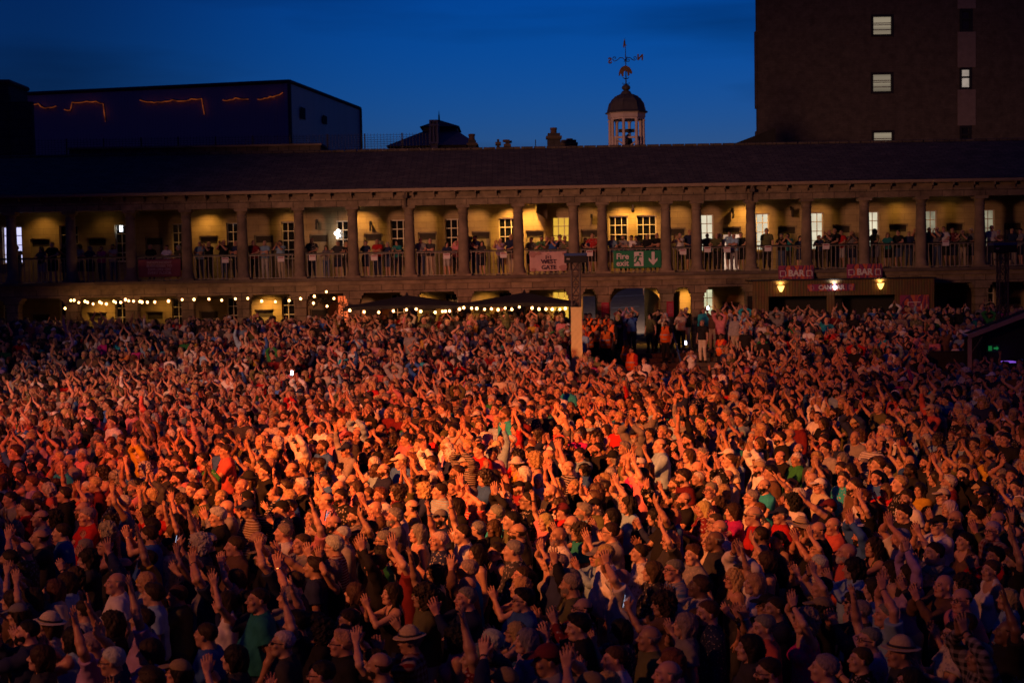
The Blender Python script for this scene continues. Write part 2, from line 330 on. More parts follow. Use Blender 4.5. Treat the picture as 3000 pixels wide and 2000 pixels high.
# windows: kinds by how they are lit
G_white = glow('lit_window_white', (.95, .86, .62), .14, .35, 1.2, (1, 1, .6))
G_violet = glow('lit_window_violet', (.62, .62, 1.0), .22, .3, .8)
G_yellow = glow('lit_window_yellow', (1.0, .56, .06), .13, .12, 2)
G_dim = glow('lit_window_dim', (.9, .82, .55), .05, .5, 1.6)
G_red = glow('lit_window_red', (1.0, .16, .04), .22, .5, 3)
G_lamp = glow('tube_lamp_glow', (.85, .9, 1.0), 1.6)
G_pink = glow('lit_doorway', (1.0, .62, .42), .14, .5, 3)
G_ground = glow('lit_room_green_white', (.95, .94, .58), .15, .4, 1.5)
kinds_u = {0: G_violet, 10: G_yellow, 13: G_white, 14: G_white, 15: G_white, 16: G_white, 17: G_dim, 18: G_dim}
kinds_g = {6: G_red, 10: G_yellow, 13: G_ground}
def window(x0, x1, z0, z1, gm, rows=4):
    f = MB(); t = .035
    f.box(x0, x0 + .05, YW + .12, YW + .18, z0, z1); f.box(x1 - .05, x1, YW + .12, YW + .18, z0, z1); f.box(x0 + .05, x1 - .05, YW + .12, YW + .18, z1 - .05, z1); f.box(x0 + .05, x1 - .05, YW + .12, YW + .18, z0, z0 + .06)
    for i in (1, 2): xm = x0 + (x1 - x0) * i / 3; f.box(xm - t / 2, xm + t / 2, YW + .125, YW + .165, z0 + .06, z1 - .05)
    for j in range(1, rows): zm = z0 + (z1 - z0) * j / rows; f.box(x0 + .05, x1 - .05, YW + .118, YW + .172, zm - t / 2, zm + t / 2)
    wdw = HB(); wdw.v, wdw.f = f.v, f.f; wo = wdw.build('window', M_frame)
    pn = MB().box(x0 + .02, x1 - .02, YW + .20, YW + .215, z0 + .02, z1 - .02); po = sub(pn, 'pane', gm, wo)
    sl = MB().box(x0 - .05, x1 + .05, YW - .08, YW + .115, z0 - .09, z0 - .003); sub(sl, 'sill', M_trim, wo)
    return wo
for i, (a, b) in enumerate(win_px):
    window(X(a, YW, 700), X(b, YW, 700), *WZ, kinds_u.get(i, M_glassd))
    if not (1700 < a < 2000): window(X(a, YW, 880), X(b, YW, 880), *WG, kinds_g.get(i, M_glassd))
for (px, py, ww, hh, Y_) in ((196, 658, .12, .05, YW + .19), (355, 668, .13, .32, YW + .19), (530, 653, .24, .07, YW + .19), (693, 652, .28, .08, YW + .19)):
    q_ = at(px, py, Y_); tl = HB(); tl.box(q_.x - ww / 2, q_.x + ww / 2, Y_ - .008, Y_ + .008, q_.z - hh / 2, q_.z + hh / 2); tl.build('lit_tube', G_lamp)
M_plq = plain('dark_recess', (.05, .042, .03), .8, .2)
def door(x0, x1, z0, z1, dm):
    lt = .36
    f = HB(); f.box(x0 + .06, (x0 + x1) / 2 - .006, YW + .14, YW + .19, z0 + .01, z1 - lt); f.box((x0 + x1) / 2 + .006, x1 - .06, YW + .14, YW + .19, z0 + .01, z1 - lt)
    for (u, v) in ((x0 + .12, (x0 + x1) / 2 - .06), ((x0 + x1) / 2 + .06, x1 - .12)):
        for (p, q) in ((.15, .7), (.8, 1.45)): f.box(u, v, YW + .125, YW + .139, z0 + p, min(z0 + q, z1 - lt - .06))
    do = f.build('door', dm)
    fr = MB(); fr.box(x0, x0 + .057, YW + .1, YW + .2, z0, z1 - .06); fr.box(x1 - .057, x1, YW + .1, YW + .2, z0, z1 - .06); fr.box(x0, x1, YW + .1, YW + .2, z1 - .057, z1); sub(fr, 'door_frame', M_wood, do)
    tr = MB().box(x0 + .06, x1 - .06, YW + .145, YW + .18, z1 - lt + .003, z1 - .06); sub(tr, 'transom', M_plq, do)
    hd = MB().box((x0 + x1) / 2 + .03, (x0 + x1) / 2 + .06, YW + .09, YW + .124, z0 + .95, z0 + 1.08); sub(hd, 'handle', M_iron, do)
for i, (a, b) in enumerate(door_px):
    dm = {12: G_pink}.get(i, M_wood)
    door(X(a, YW, 700), X(b, YW, 700), ZF + .002, DZ, dm)
    if not (1690 < a < 2000): door(X(a, YW, 880), X(b, YW, 880), ZG, DG, M_wood)
# the stair soffit left of the yellow window
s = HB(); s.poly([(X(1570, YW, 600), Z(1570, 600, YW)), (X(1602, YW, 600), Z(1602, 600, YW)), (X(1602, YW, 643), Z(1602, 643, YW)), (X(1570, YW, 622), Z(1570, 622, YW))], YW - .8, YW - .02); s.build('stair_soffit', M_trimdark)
# railings, one bay each
for i in range(len(CX) - 1):
    x0, x1 = CX[i] + .27, CX[i + 1] - .27
    rl = HB(); rl.box(x0, x1, YF - .05, YF + .03, ZF + 1.06, ZF + 1.12); ro = rl.build('railing', M_iron)
    b = MB(); n = max(3, int(round((x1 - x0) / .205)))
    for kx in range(n + 1): xb = x0 + .06 + (x1 - x0 - .12) * kx / n; b.box(xb - .014, xb + .014, YF - .025, YF + .005, ZF + .06, ZF + 1.03)
    b.box(x0, x1, YF - .03, YF + .01, ZF + 1.03, ZF + 1.058); b.box(x0, x1, YF - .03, YF + .01, ZF + .03, ZF + .06)
    sub(b, 'balusters', M_rail, ro)

# gallery lamps: hooded fittings that wash the back wall
M_lampglow = glow('gallery_lamp_glow', (1, .62, .18), 1.5)
def gallery_lamp(px, py, Y, power, cone=120, col=(1.0, .46, .08), label=None, ty=.25, dz=-1.2):
    p = at(px, py, Y)
    t = empty('wall_lamp', p)
    MB().box(-.09, .09, -.07, .07, .015, .10).build('lamp_housing', M_iron, t)
    MB().box(-.07, .07, -.05, .05, -.005, .012).build('lamp_lens', M_lampglow, t)
    tag(t, label, 'lamp', 'downlights fixed under the gallery ceilings')
    lo = lamp('lamp_beam', (p.x, p.y, p.z - .04), (p.x, p.y + ty, p.z + dz), power, col, cone, .9, .06); lo.parent = t; lo.matrix_parent_inverse = Matrix.Translation(-p)
for (px, pw, lab) in UP_LAMPS:
    q = at(px, 604, YW - .75); gallery_lamp(px, 590 + (1500 - px) * .0175, YW - .7, pw, label='small downlight under the upper gallery ceiling ' + lab)
for (px, pw, lab) in LOW_LAMPS:
    gallery_lamp(px, 834 + (1500 - px) * .0175, YW - .75, pw, label='small dark downlight under the lower arcade ceiling ' + lab)

# added fill lamp, out of sight in the gate passage, that warms the street
p = Vector((gate_c, 73.2, 4.12)); t = empty('passage_fill_lamp', p); tag(t, 'added unseen fill lamp under the far end of the gate passage ceiling', 'lamp')
MB().box(-.12, .12, -.06, .06, 0, .08).build('lamp_housing', M_iron, t); MB().box(-.09, .09, -.04, .04, -.02, -.003).build('lamp_lens', M_lampglow, t)  # housing and lens belong to the added fill lamp
lo = lamp('lamp_beam', (p.x, p.y + .12, p.z - .06), (p.x - 1, p.y + 9, p.z - 2.4), 330, (1, .72, .55), 120, 1, .1); lo.parent = t; lo.matrix_parent_inverse = Matrix.Translation(-p)
# ---------------------------------------------------------------- banners and signs
M_white = plain('white_print', (.72, .66, .66), .7, .05)
M_pinkc = plain('pale_pink_banner_cloth', (.62, .40, .38), .8, .18, 2.5)
M_rose = plain('rose_print', (.42, .22, .20), .8, .2)
M_greenc = plain('green_banner_cloth', (.008, .20, .085), .6, .08)
M_navy = plain('dark_print', (.06, .03, .07), .7, .1)
M_plum = plain('plum_banner_cloth', (.20, .045, .07), .8, .15)
M_mauve = plain('mauve_print', (.42, .26, .34), .8, .1)
def swirl(name):
    m, n, l, b = nodes(name)
    tc = n.new('ShaderNodeTexCoord'); mp = n.new('ShaderNodeMapping'); mp.inputs['Rotation'].default_value = (0, rad(32), 0); mp.inputs['Scale'].default_value = (1.5, 1, .45)
    wv = n.new('ShaderNodeTexNoise'); wv.inputs['Scale'].default_value = 1.3; wv.inputs['Distortion'].default_value = 1.6; wv.inputs['Detail'].default_value = 0
    r = ramp(n, [(.30, (.30, .04, .12)), (.42, (.13, .03, .11)), (.50, (.62, .14, .06)), (.58, (.40, .06, .09)), (.66, (.12, .03, .11)), (.8, (.5, .13, .14))]); r.color_ramp.interpolation = 'CONSTANT'
    l.new(tc.outputs['Object'], mp.inputs[0]); l.new(mp.outputs[0], wv.inputs['Vector']); l.new(wv.outputs['Fac'], r.inputs[0]); l.new(r.outputs[0], b.inputs['Base Color']); b.inputs['Roughness'].default_value = .7
    return m
M_swirl = swirl('swirled_red_purple_print')
def cloth(name, px0, px1, py0, py1, Y, mat, sag=.015, folds=2.0, seed=0, nx=40, nz=18):
    """hanging cloth with real folds, origin at its middle"""
    rs = random.Random(seed)
    c = at((px0 + px1) / 2, (py0 + py1) / 2, Y); w = X(px1, Y) - X(px0, Y); h = (py1 - py0) / FPX * Y
    ph = [rs.uniform(0, 6) for _ in range(4)]
    v = []; f = []
    for j in range(nz + 1):
        for i in range(nx + 1):
            u, t = i / nx - .5, j / nz - .5
            d = sag * (math.sin(u * 6.28 * folds + t * 2.5 + ph[0]) + .6 * math.sin(u * 15 * folds / 2 - t * 4 + ph[1]) * (.5 - t) + .4 * math.sin(u * 9 + t * 9 + ph[2]))
            v.append((u * w, d, t * h - sag * .8 * math.cos(u * 6.28) * (1 if j == nz else .4)))
    for j in range(nz):
        for i in range(nx):
            a = j * (nx + 1) + i; f.append((a, a + 1, a + nx + 2, a + nx + 1))
    me = bpy.data.meshes.new(name); me.from_pydata(v, [], f); me.polygons.foreach_set('use_smooth', np.ones(len(f), bool)); me.materials.append(mat)
    o = link(name, me); o.location = c
    md = o.modifiers.new('thickness', 'SOLIDIFY'); md.thickness = .006; md.offset = 1
    return o, w, h
YB = YF - .12
o, w, h = cloth('banner', 1552, 1660, 737, 794, YB, M_pinkc, .014, 1.5, 3)
tag(o, 'pale pink cloth banner reading WEST GATE tied to the gallery railing', 'banner')
letters('WEST', .26, (.02, -.05, -.02), M_navy, o, bold=.006); letters('GATE', .26, (.02, -.05, -.27), M_navy, o, bold=.006)
b = MB()
for s in (-1, 1):
    b.box(s * .10 - .012, s * .10 + .012, -.055, -.035, .10, .26); b.box(s * .075 - .02, s * .075 + .02, -.055, -.035, .24, .262)
b.box(-.05, .05, -.055, -.035, .31, .33); b.box(-.012, .012, -.055, -.035, .12, .24); b.build('gate_emblem', M_navy, o)
for (cx, cz, rr) in ((-.68, .30, .16), (-.42, .36, .10), (.66, -.30, .17), (-.66, -.36, .10), (.70, .33, .08)):
    b = MB(); b.poly([(cx + rr * math.cos(a) * (1 + .25 * math.sin(3 * a + cx * 9)), cz + rr * .8 * math.sin(a)) for a in [i * math.pi / 8 for i in range(16)]], -.045, -.038); b.build('printed_rose', M_rose, o)
o, w, h = cloth('fire_exit_banner', 1797, 1938, 734, 785, YB, M_greenc, .008, 1.0, 5)
tag(o, 'green and white fire exit banner with running figure and down arrow', 'banner')
letters('Fire', .36, (-.94, -.03, .13), M_white, o, bold=.008, align='LEFT'); letters('exit', .36, (-.94, -.03, -.17), M_white, o, bold=.008, align='LEFT')
b = MB(); b.poly([(-.15, -.30), (.26, -.30), (.26, .33), (-.15, .33)], -.032, -.026); b.build('doorway_symbol', M_white, o)
b = MB()
b.lathe([(.001, -.04), (.055, -.04), (.055, -.03), (.001, -.03)], (0, 0), 14)
b.v = [(x + .12, z, y + .23) for x, y, z in b.v]
for p, q, r_ in (((.06, .15), (-.02, -.04), .055), ((.07, .13), (.20, .10), .024), ((.04, .14), (-.10, .10), .024), ((-.10, .10), (-.12, .0), .022), ((-.02, -.04), (.10, -.10), .034), ((.10, -.10), (.14, -.26), .030), ((-.02, -.04), (-.09, -.15), .032), ((-.09, -.15), (-.22, -.17), .028)):
    d = Vector((q[0] - p[0], q[1] - p[1])); nrm = Vector((-d.y, d.x)).normalized() * r_
    b.poly([(p[0] + nrm.x, p[1] + nrm.y), (p[0] - nrm.x, p[1] - nrm.y), (q[0] - nrm.x * .8, q[1] - nrm.y * .8), (q[0] + nrm.x * .8, q[1] + nrm.y * .8)], -.042, -.034)
b.build('running_figure', M_greenc, o)
b = MB(); b.poly([(.62, .32), (.62, -.05), (.50, .06), (.50, -.06), (.69, -.27), (.88, -.06), (.88, .06), (.76, -.05), (.76, .32)], -.032, -.024); b.build('down_arrow', M_white, o)
o, w, h = cloth('banner', 405, 530, 759, 811, YB, M_plum, .012, 1.6, 8)
tag(o, 'dark plum banner about independent businesses on the left gallery railing', 'banner')
for k, t in enumerate(('INDEPENDENT', 'BUSINESSES TO', 'EXPLORE ON', 'EVERY FLOOR')): letters(t, .165, (0, -.045, .24 - .155 * k), M_mauve, o, bold=.003)
def square_mark(o, x, z, s, mat, y=-.03):
    b = MB(); t = .03
    b.box(x - s, x - s + t, y, y + .008, z - s, z + s); b.box(x + s - t, x + s, y, y + .008, z - s, z + s * .7); b.box(x - s + t, x + s - t, y, y + .008, z + s - t, z + s); b.box(x - s + t, x + s * .3, y, y + .008, z - s, z - s + t)
    return b.build('square_emblem', mat, o)
def board(px0, px1, py0, py1, Y, mat, name, label, thick=.05):
    c = at((px0 + px1) / 2, (py0 + py1) / 2, Y); w = X(px1, Y) - X(px0, Y); h = (py1 - py0) / FPX * Y
    o = MB().box(-w / 2, w / 2, 0, thick, -h / 2, h / 2).build(name, mat); o.location = c; tag(o, label, 'sign'); return o, w, h
for (a, b_, c_, d_, lab) in ((2281, 2384, 778, 824, 'red and purple swirled BAR board hung on the ledge, nearer the gate'), (2481, 2585, 773, 821, 'red and purple swirled BAR board hung on the ledge, farther from the gate')):
    o, w, h = board(a, b_, c_, d_, YF - .66, M_swirl, 'bar_sign', lab, .03)
    letters('BAR', .38, (0, -.014, 0), M_white, o, bold=.013); square_mark(o, -.58, 0, .13, M_white, -.012); square_mark(o, .58, 0, .13, M_white, -.012)

# ---------------------------------------------------------------- bar kiosk
M_timber, n_, l_, b_ = nodes('bar_timber_boards')
tc = n_.new('ShaderNodeTexCoord'); wv = n_.new('ShaderNodeTexWave'); wv.bands_direction = 'X'; wv.inputs['Scale'].default_value = 2.6; wv.inputs['Distortion'].default_value = .3; wv.wave_profile = 'SAW'
nz_ = n_.new('ShaderNodeTexNoise'); nz_.inputs['Scale'].default_value = 3; mp_ = n_.new('ShaderNodeMapping'); mp_.inputs['Scale'].default_value = (5, 1, .7)
r_ = ramp(n_, [(0, (.06, .03, .01)), (.12, (.22, .13, .045)), (.6, (.28, .17, .065)), (1, (.20, .115, .04))]); mx_ = n_.new('ShaderNodeMix'); mx_.data_type = 'RGBA'; mx_.blend_type = 'MULTIPLY'; mx_.inputs[0].default_value = .8
l_.new(tc.outputs['Object'], wv.inputs['Vector']); l_.new(tc.outputs['Object'], mp_.inputs[0]); l_.new(mp_.outputs[0], nz_.inputs['Vector']); l_.new(wv.outputs['Fac'], r_.inputs[0]); l_.new(r_.outputs[0], mx_.inputs[6]); l_.new(nz_.outputs['Color'], mx_.inputs[7]); l_.new(mx_.outputs[2], b_.inputs['Base Color']); b_.inputs['Roughness'].default_value = .75
YK = 61.2
kx0, kx1 = X(2204, YK), X(2736, YK); o0, o1, o2, o3 = X(2250, YK), X(2422, YK), X(2444, YK), X(2622, YK)
zt, zb = Z(2470, 820, YK), Z(2470, 865, YK)
kiosk = empty('bar_kiosk', ((kx0 + kx1) / 2, YK, ZG)); tag(kiosk, 'long timber clad bar kiosk with two dark serving hatches', 'kiosk')
def kp(mb, name, mat, parent=None):
    o = mb.build(name, mat); o.parent = parent or kiosk; o.matrix_parent_inverse = Matrix.Translation(-kiosk.location) if parent is None else Matrix.Identity(4); return o
kp(MB().box(kx0, kx1, YK - .05, YK, zb, zt), 'fascia', M_timber); kp(MB().box(kx0 - .08, kx1 + .08, YK - .12, YK + 1.5, zt + .003, zt + .06), 'roof', M_iron)
for (a, b) in ((kx0, o0), (o1, o2), (o3, kx1)): kp(MB().box(a, b, YK - .04, YK + .06, ZG, zb - .003), 'wall_post', M_timber)
for (a, b) in ((o0, o1), (o2, o3)):
    kp(MB().box(a, b, YK + .02, YK + .5, ZG, ZG + 1.05), 'counter', M_timber); 
kp(MB().box(kx0, kx1, YK + 1.3, YK + 1.36, ZG, zb), 'back_panel', M_black)
for (px, py, s, m, lab) in ((2288, 846, 1, 'w', 'left'), (2580, 838, 1, 'w', 'right'), (2446, 843, .8, 'c', 'mid')):
    p = at(px, py, YK - .16); sh = MB()
    sh.lathe([(.03, -.13), (.06, -.10), (.115, .02), (.15, .12), (.148, .121), (.04, .10)], (0, 0), 14)
    t = empty('bulkhead_lamp', p)
    tag(t, {'left': 'amber conical wall lamp on the bar fascia above the left hatch', 'right': 'amber conical wall lamp on the bar fascia above the right hatch', 'mid': 'bright white lamp in front of the CAN BAR sign'}[lab], 'lamp')
    if m == 'c': sh.v = [(x_ * .6, y_ * .6, z_ * .6) for x_, y_, z_ in sh.v]
    sh.build('shade', glow('amber_lamp_shade', (1, .52, .12), .55) if m == 'w' else glow('white_lamp', (1, .95, .95), 1.2), t, smooth=True)
    MB().tube([(0, 0, -.14), (0, .12, -.16)], .02).build('bracket', M_iron, t)
    lo = lamp('lamp_beam', (p.x, p.y, p.z + .14), (p.x, p.y + .25, p.z + .8), 5 * s, (1, .6, .2) if m == 'w' else (1, .95, .95), 140, .9, .05); lo.parent = t; lo.matrix_parent_inverse = Matrix.Translation(-p)
o, w, h = board(2366, 2505, 832, 852, YK - .085, M_swirl, 'can_bar_sign', 'narrow CAN BAR board with square marks on the kiosk fascia', .03)
letters('CAN BAR', .26, (0, -.014, 0), M_white, o, bold=.009); square_mark(o, -.83, 0, .085, M_mauve, -.012); square_mark(o, .83, 0, .085, M_mauve, -.012)
o, w, h = board(2637, 2722, 864, 938, YK - .08, M_swirl, 'poster', 'dark purple square poster with a white frame mark beside the hatch', .03)
square_mark(o, 0, -.05, .30, M_white, -.014)
for k, t in enumerate(('THE', 'PIECE', 'HALL')): letters(t, .13, (-.02, -.012, .08 - .125 * k), M_mauve, o, bold=.002)
M_redcloth = plain('crimson_sign_wrap', (.35, .02, .05), .7, .1)
for (pa, pb, ya, yb, lab) in ((1762, 1784, 886, 930, 'crimson notice wrapped round the pier left of the gate'), (1953, 1974, 882, 928, 'crimson notice wrapped round the pier right of the gate')):
    o, w, h = board(pa, pb, ya, yb, YF - .33, M_redcloth, 'pier_notice', lab, .03)
    for k in range(5): MB().box(-.10, .10, -.008, -.002, .20 - .09 * k, .215 - .09 * k).build('text_line', M_mauve, o)
for i, (px, py, lab) in enumerate([(660, 762, 'fourth bay from the left'), (823, 759, 'left of the globe lit window'), (915, 755, 'under the woman in white'), (1096, 755, 'beside the column with blue jacket watcher'), (1309, 750, 'below the crossed arms watcher'), (1475, 747, 'under the middle sash window'), (1727, 742, 'beside the speaker tower'), (2001, 738, 'in narrow bay right of fire sign'), (2073, 731, 'below the white lit window'), (2130, 731, 'below the pink doorway'), (2250, 728, 'above the left bar board'), (2420, 722, 'between the two bar boards'), (2771, 712, 'toward the far right bay')]):
    c = at(px, py, YF - .07); o = MB().box(-.15, .15, 0, .012, -.12, .12).build('railing_notice', M_white); o.location = c
    tag(o, 'small white paper notice on the gallery railing ' + lab, 'notice', 'paper notices on the railing')
    MB().box(-.12, .12, -.004, -.001, .05, .09).build('printed_header', M_redcloth, o)
# door signs, bracket and security camera
for i, (px, py, lab) in enumerate([(1086, 660, 'hanging sign bracket over the pale lit door, left half of gallery'), (2145, 622, 'hanging sign bracket over the pink lit doorway'), (2318, 618, 'square dark hanging sign over a door above the left bar board'), (928, 655, 'narrow dark wall sign beside the globe lit window'), (1733, 640, 'dark bracket sign above the door near the speaker tower')]):
    c = at(px, py, YW - .02); t = empty('hanging_sign', c); tag(t, lab, 'sign', 'small hanging signs over the gallery doors')
    MB().box(-.02, .02, -.55, .02, .10, .13).build('bracket_arm', M_iron, t); MB().box(-.012, .012, -.50, -.06, -.28, .08).build('sign_panel', M_iron, t)
    MB().box(-.05, .05, .0, .02, .02, .2).build('wall_plate', M_iron, t)
c = at(1854, 600, YF + .4); t = empty('security_camera', c); tag(t, 'white dome security camera hanging above the fire exit banner', 'camera')
MB().tube([(0, 0, .0), (0, 0, -.16)], .03, 8).build('drop_pole', M_rail, t); MB().lathe([(.02, -.14), (.06, -.17), (.075, -.22), (.075, -.25)], (0, 0), 12).build('housing', M_rail, t, True); MB().lathe([(.07, -.253), (.06, -.30), (.03, -.335), (.005, -.34)], (0, 0), 12).build('dome', M_black, t, True)
# globe lamp behind the rail
p = at(988, 682, YW - .5); t = empty('globe_lamp', p); tag(t, 'bright white cluster lamp glowing in front of a gallery window', 'lamp')
b = MB()
b.build('hook', M_iron, t) if False else None
for (dx, dz, rr) in ((.05, .08, .085), (-.05, -.03, .095), (.08, -.13, .07), (0, -.22, .05)):
    bm = bmesh.new(); bmesh.ops.create_icosphere(bm, subdivisions=2, radius=rr); me = bpy.data.meshes.new('globe'); bm.to_mesh(me); bm.free(); me.polygons.foreach_set('use_smooth', np.ones(len(me.polygons), bool)); me.materials.append(glow('globe_glow', (1, .86, .72), 1.4)); q = link('globe', me, t, (dx, 0, dz))
MB().tube([(0.05, 0, .2), (.05, 0, 1.0)], .012).build('cord', M_iron, t)

# ---------------------------------------------------------------- parasols
M_can = plain('black_canopy_cloth', (.009, .010, .016), .9, .15, 2, bump=.2)
def parasol(pxl, pxp, pxr, pyp, pye, Y, lab):
    ap = at(pxp, pyp, Y + 1.9); xl, xr = X(pxl, Y, 895), X(pxr, Y, 895); ze = Z(pxp, pye, Y); cx = (xl + xr) / 2
    t = empty('parasol', (ap.x, Y + 1.9, ZG)); tag(t, lab, 'parasol', 'large black parasols in front of the colonnade')
    n = 10; v = []; f = []
    hw = (xr - xl) / 2; hd = 1.9
    cs = [(-hw, -hd), (hw, -hd), (hw, hd), (-hw, hd)]
    ax = ap.x - cx; v = []
    for side in range(4):
        a, b2 = cs[side], cs[(side + 1) % 4]; base = len(v)
        for j in range(n + 1):
            for i in range(n + 1):
                u, w_ = i / n, j / n
                ex, ey = a[0] + (b2[0] - a[0]) * u, a[1] + (b2[1] - a[1]) * u
                x_, y_ = ax + (ex - ax) * w_, ey * w_
                z_ = (ap.z - ZG) + (ze - ap.z) * w_ - .16 * math.sin(math.pi * w_) * .6 * (4 * u * (1 - u)) + (.07 * 4 * u * (1 - u)) * w_ ** 3
                v.append((x_ - ax, y_, z_))
        f += [(base + j * (n + 1) + i, base + j * (n + 1) + i + 1, base + (j + 1) * (n + 1) + i + 1, base + (j + 1) * (n + 1) + i) for j in range(n) for i in range(n)]
        # valance
        b0 = len(v)
        for i in range(n + 1):
            q = v[base + n * (n + 1) + i]; v.append(q); v.append((q[0], q[1], q[2] - .13))
        f += [(b0 + 2 * i, b0 + 2 * i + 2, b0 + 2 * i + 3, b0 + 2 * i + 1) for i in range(n)]
    me = bpy.data.meshes.new('canopy'); me.from_pydata(v, [], f); me.materials.append(M_can); q = link('canopy', me, t); md = q.modifiers.new('t', 'SOLIDIFY'); md.thickness = .01
    MB().tube([(0, 0, 0), (0, 0, ap.z - ZG - .03)], .045, 8).build('pole', M_iron, t)
    MB().lathe([(.03, ap.z - ZG - .03), (.07, ap.z - ZG + .02), (.03, ap.z - ZG + .10), (.005, ap.z - ZG + .13)], (0, 0), 10).build('finial', M_iron, t, True)
    for (sx, sy) in cs:
        MB().tube([(0, 0, ap.z - ZG - .06), ((sx - ax) * .97, sy * .97, ze - ZG - .03)], .016, 5).build('rib', M_iron, t)
parasol(1008, 1192, 1352, 865, 899, 57.6, 'black parasol with festoon bulbs along its edge, left of the pair')
parasol(1352, 1536, 1690, 857, 893, 57.8, 'black parasol with festoon bulbs, right of the pair beside the tower')

# ---------------------------------------------------------------- festoon lights
M_bulb = glow('bulb_glow', (1.0, .42, .13), BULB)
M_cable = plain('black_cable', (.01, .01, .01), .7, .1)
bulb_me = bpy.data.meshes.new('bulb'); bm = bmesh.new(); bmesh.ops.create_uvsphere(bm, u_segments=12, v_segments=8, radius=.052); 
for v_ in bm.verts: v_.co.z *= 1.2 if v_.co.z > 0 else 1
bm.to_mesh(bulb_me); bm.free(); bulb_me.polygons.foreach_set('use_smooth', np.ones(len(bulb_me.polygons), bool)); bulb_me.materials.append(M_bulb)
def festoon(pts, Y, lab, dY=0.0):
    P3 = [at(a, b, Y + dY * i / max(1, len(pts) - 1)) for i, (a, b) in enumerate(pts)]
    P3s = sorted(P3, key=lambda p: p.x)
    t = empty('festoon_lights', P3s[0]); tag(t, lab, 'string lights', 'festoon bulb strings')
    O = P3s[0]
    line = []
    for i, p in enumerate(P3s):
        line.append(p - O + Vector((0, 0, .12)))
        if i < len(P3s) - 1:
            q = P3s[i + 1]; d = (q - p).length
            for k in (1, 2, 3): s_ = k / 4; line.append(p.lerp(q, s_) - O + Vector((0, 0, .12 - .12 * min(d, 2) * s_ * (1 - s_) * 2)))
    MB().tube(line, .010, 5).build('cable', M_cable, t)
    for p in P3s:
        q = link('bulb', bulb_me, t, p - O); q.scale = [random.uniform(.85, 1.12)] * 3
c1 = lambda L, ox: [(ox + a / 3.733, 540 + b / 3.733) for a, b in L]
A_ = c1([(712,1357),(775,1270),(810,1268),(862,1293),(930,1280),(957,1292),(1018,1308),(1090,1288),(1110,1300),(1163,1308),(1243,1280),(1265,1292),(1320,1292),(1372,1262),(1408,1275),(1460,1278),(1530,1282),(1552,1288),(1612,1290),(1693,1288),(1842,1278),(1992,1262),(2122,1260)], 0) + c1([(45,1255),(185,1268),(335,1252),(470,1248),(622,1278),(772,1285),(922,1272),(1048,1250)], 600)
festoon(A_, 61.9, 'long string of warm bulbs along the ground floor arcade on the left')
festoon(c1([(1188,1300),(1198,1225),(1330,1175)], 600), 60.8, 'short rising string of three warm bulbs beside the wreath')
festoon(c1([(1337,1332),(1412,1248)], 600), 60.6, 'pair of warm bulbs hanging above the dark hanging plant')
festoon(c1([(1585,1380),(1742,1395),(1902,1400),(2062,1385),(2205,1372)], 600) + c1([(72,1365),(122,1390)], 1200), 57.4, 'string of warm bulbs under the edge of the left parasol')
festoon(c1([(280,1400),(360,1390),(392,1388),(437,1385),(545,1365)], 1200), 57.5, 'cluster of warm bulbs hanging between the two parasols')
festoon(c1([(592,1350),(678,1355),(735,1358),(820,1367),(895,1362),(968,1372),(1045,1355),(1118,1367),(1200,1342),(1340,1353),(1415,1365),(1492,1365),(1560,1367),(1643,1367),(1703,1358)], 1200), 57.5, 'string of warm bulbs under the edge of the right parasol')
# red lit doorway planting at the left parasol
p = at(965, 925, 62.2); t = empty('hanging_planter', p); tag(t, 'dark leafy garland hanging at the red lit doorway left of the parasols', 'plant')
rs = random.Random(3); b = MB()
for k in range(420):
    u = rs.random(); a = u * math.pi
    cx_, cz_ = -.75 + .85 * (1 - math.cos(a)) * .8, .45 + .22 * math.sin(a)
    if rs.random() < .5: cx_, cz_ = .62, .45 - rs.random() * 1.1
    cx_ += rs.gauss(0, .10); cz_ += rs.gauss(0, .09); cy_ = rs.gauss(0, .10); s_ = rs.uniform(.03, .07); d1 = Vector((rs.gauss(0, 1), rs.gauss(0, 1), rs.gauss(0, 1))).normalized() * s_; d2 = d1.cross(Vector((rs.gauss(0, 1), rs.gauss(0, 1), rs.gauss(0, 1)))).normalized() * s_ * .5
    c_ = Vector((cx_, cy_, cz_)); b.poly([c_ - d1, c_ + d2, c_ + d1, c_ - d2])
b.build('foliage', plain('dark_leaves', (.02, .03, .012), .6, .4), t)
MB().tube([(-.8, 0, .5), (-.1, 0, .72), (.6, 0, .5), (.62, 0, -.6)], .015).build('stem', M_iron, t)

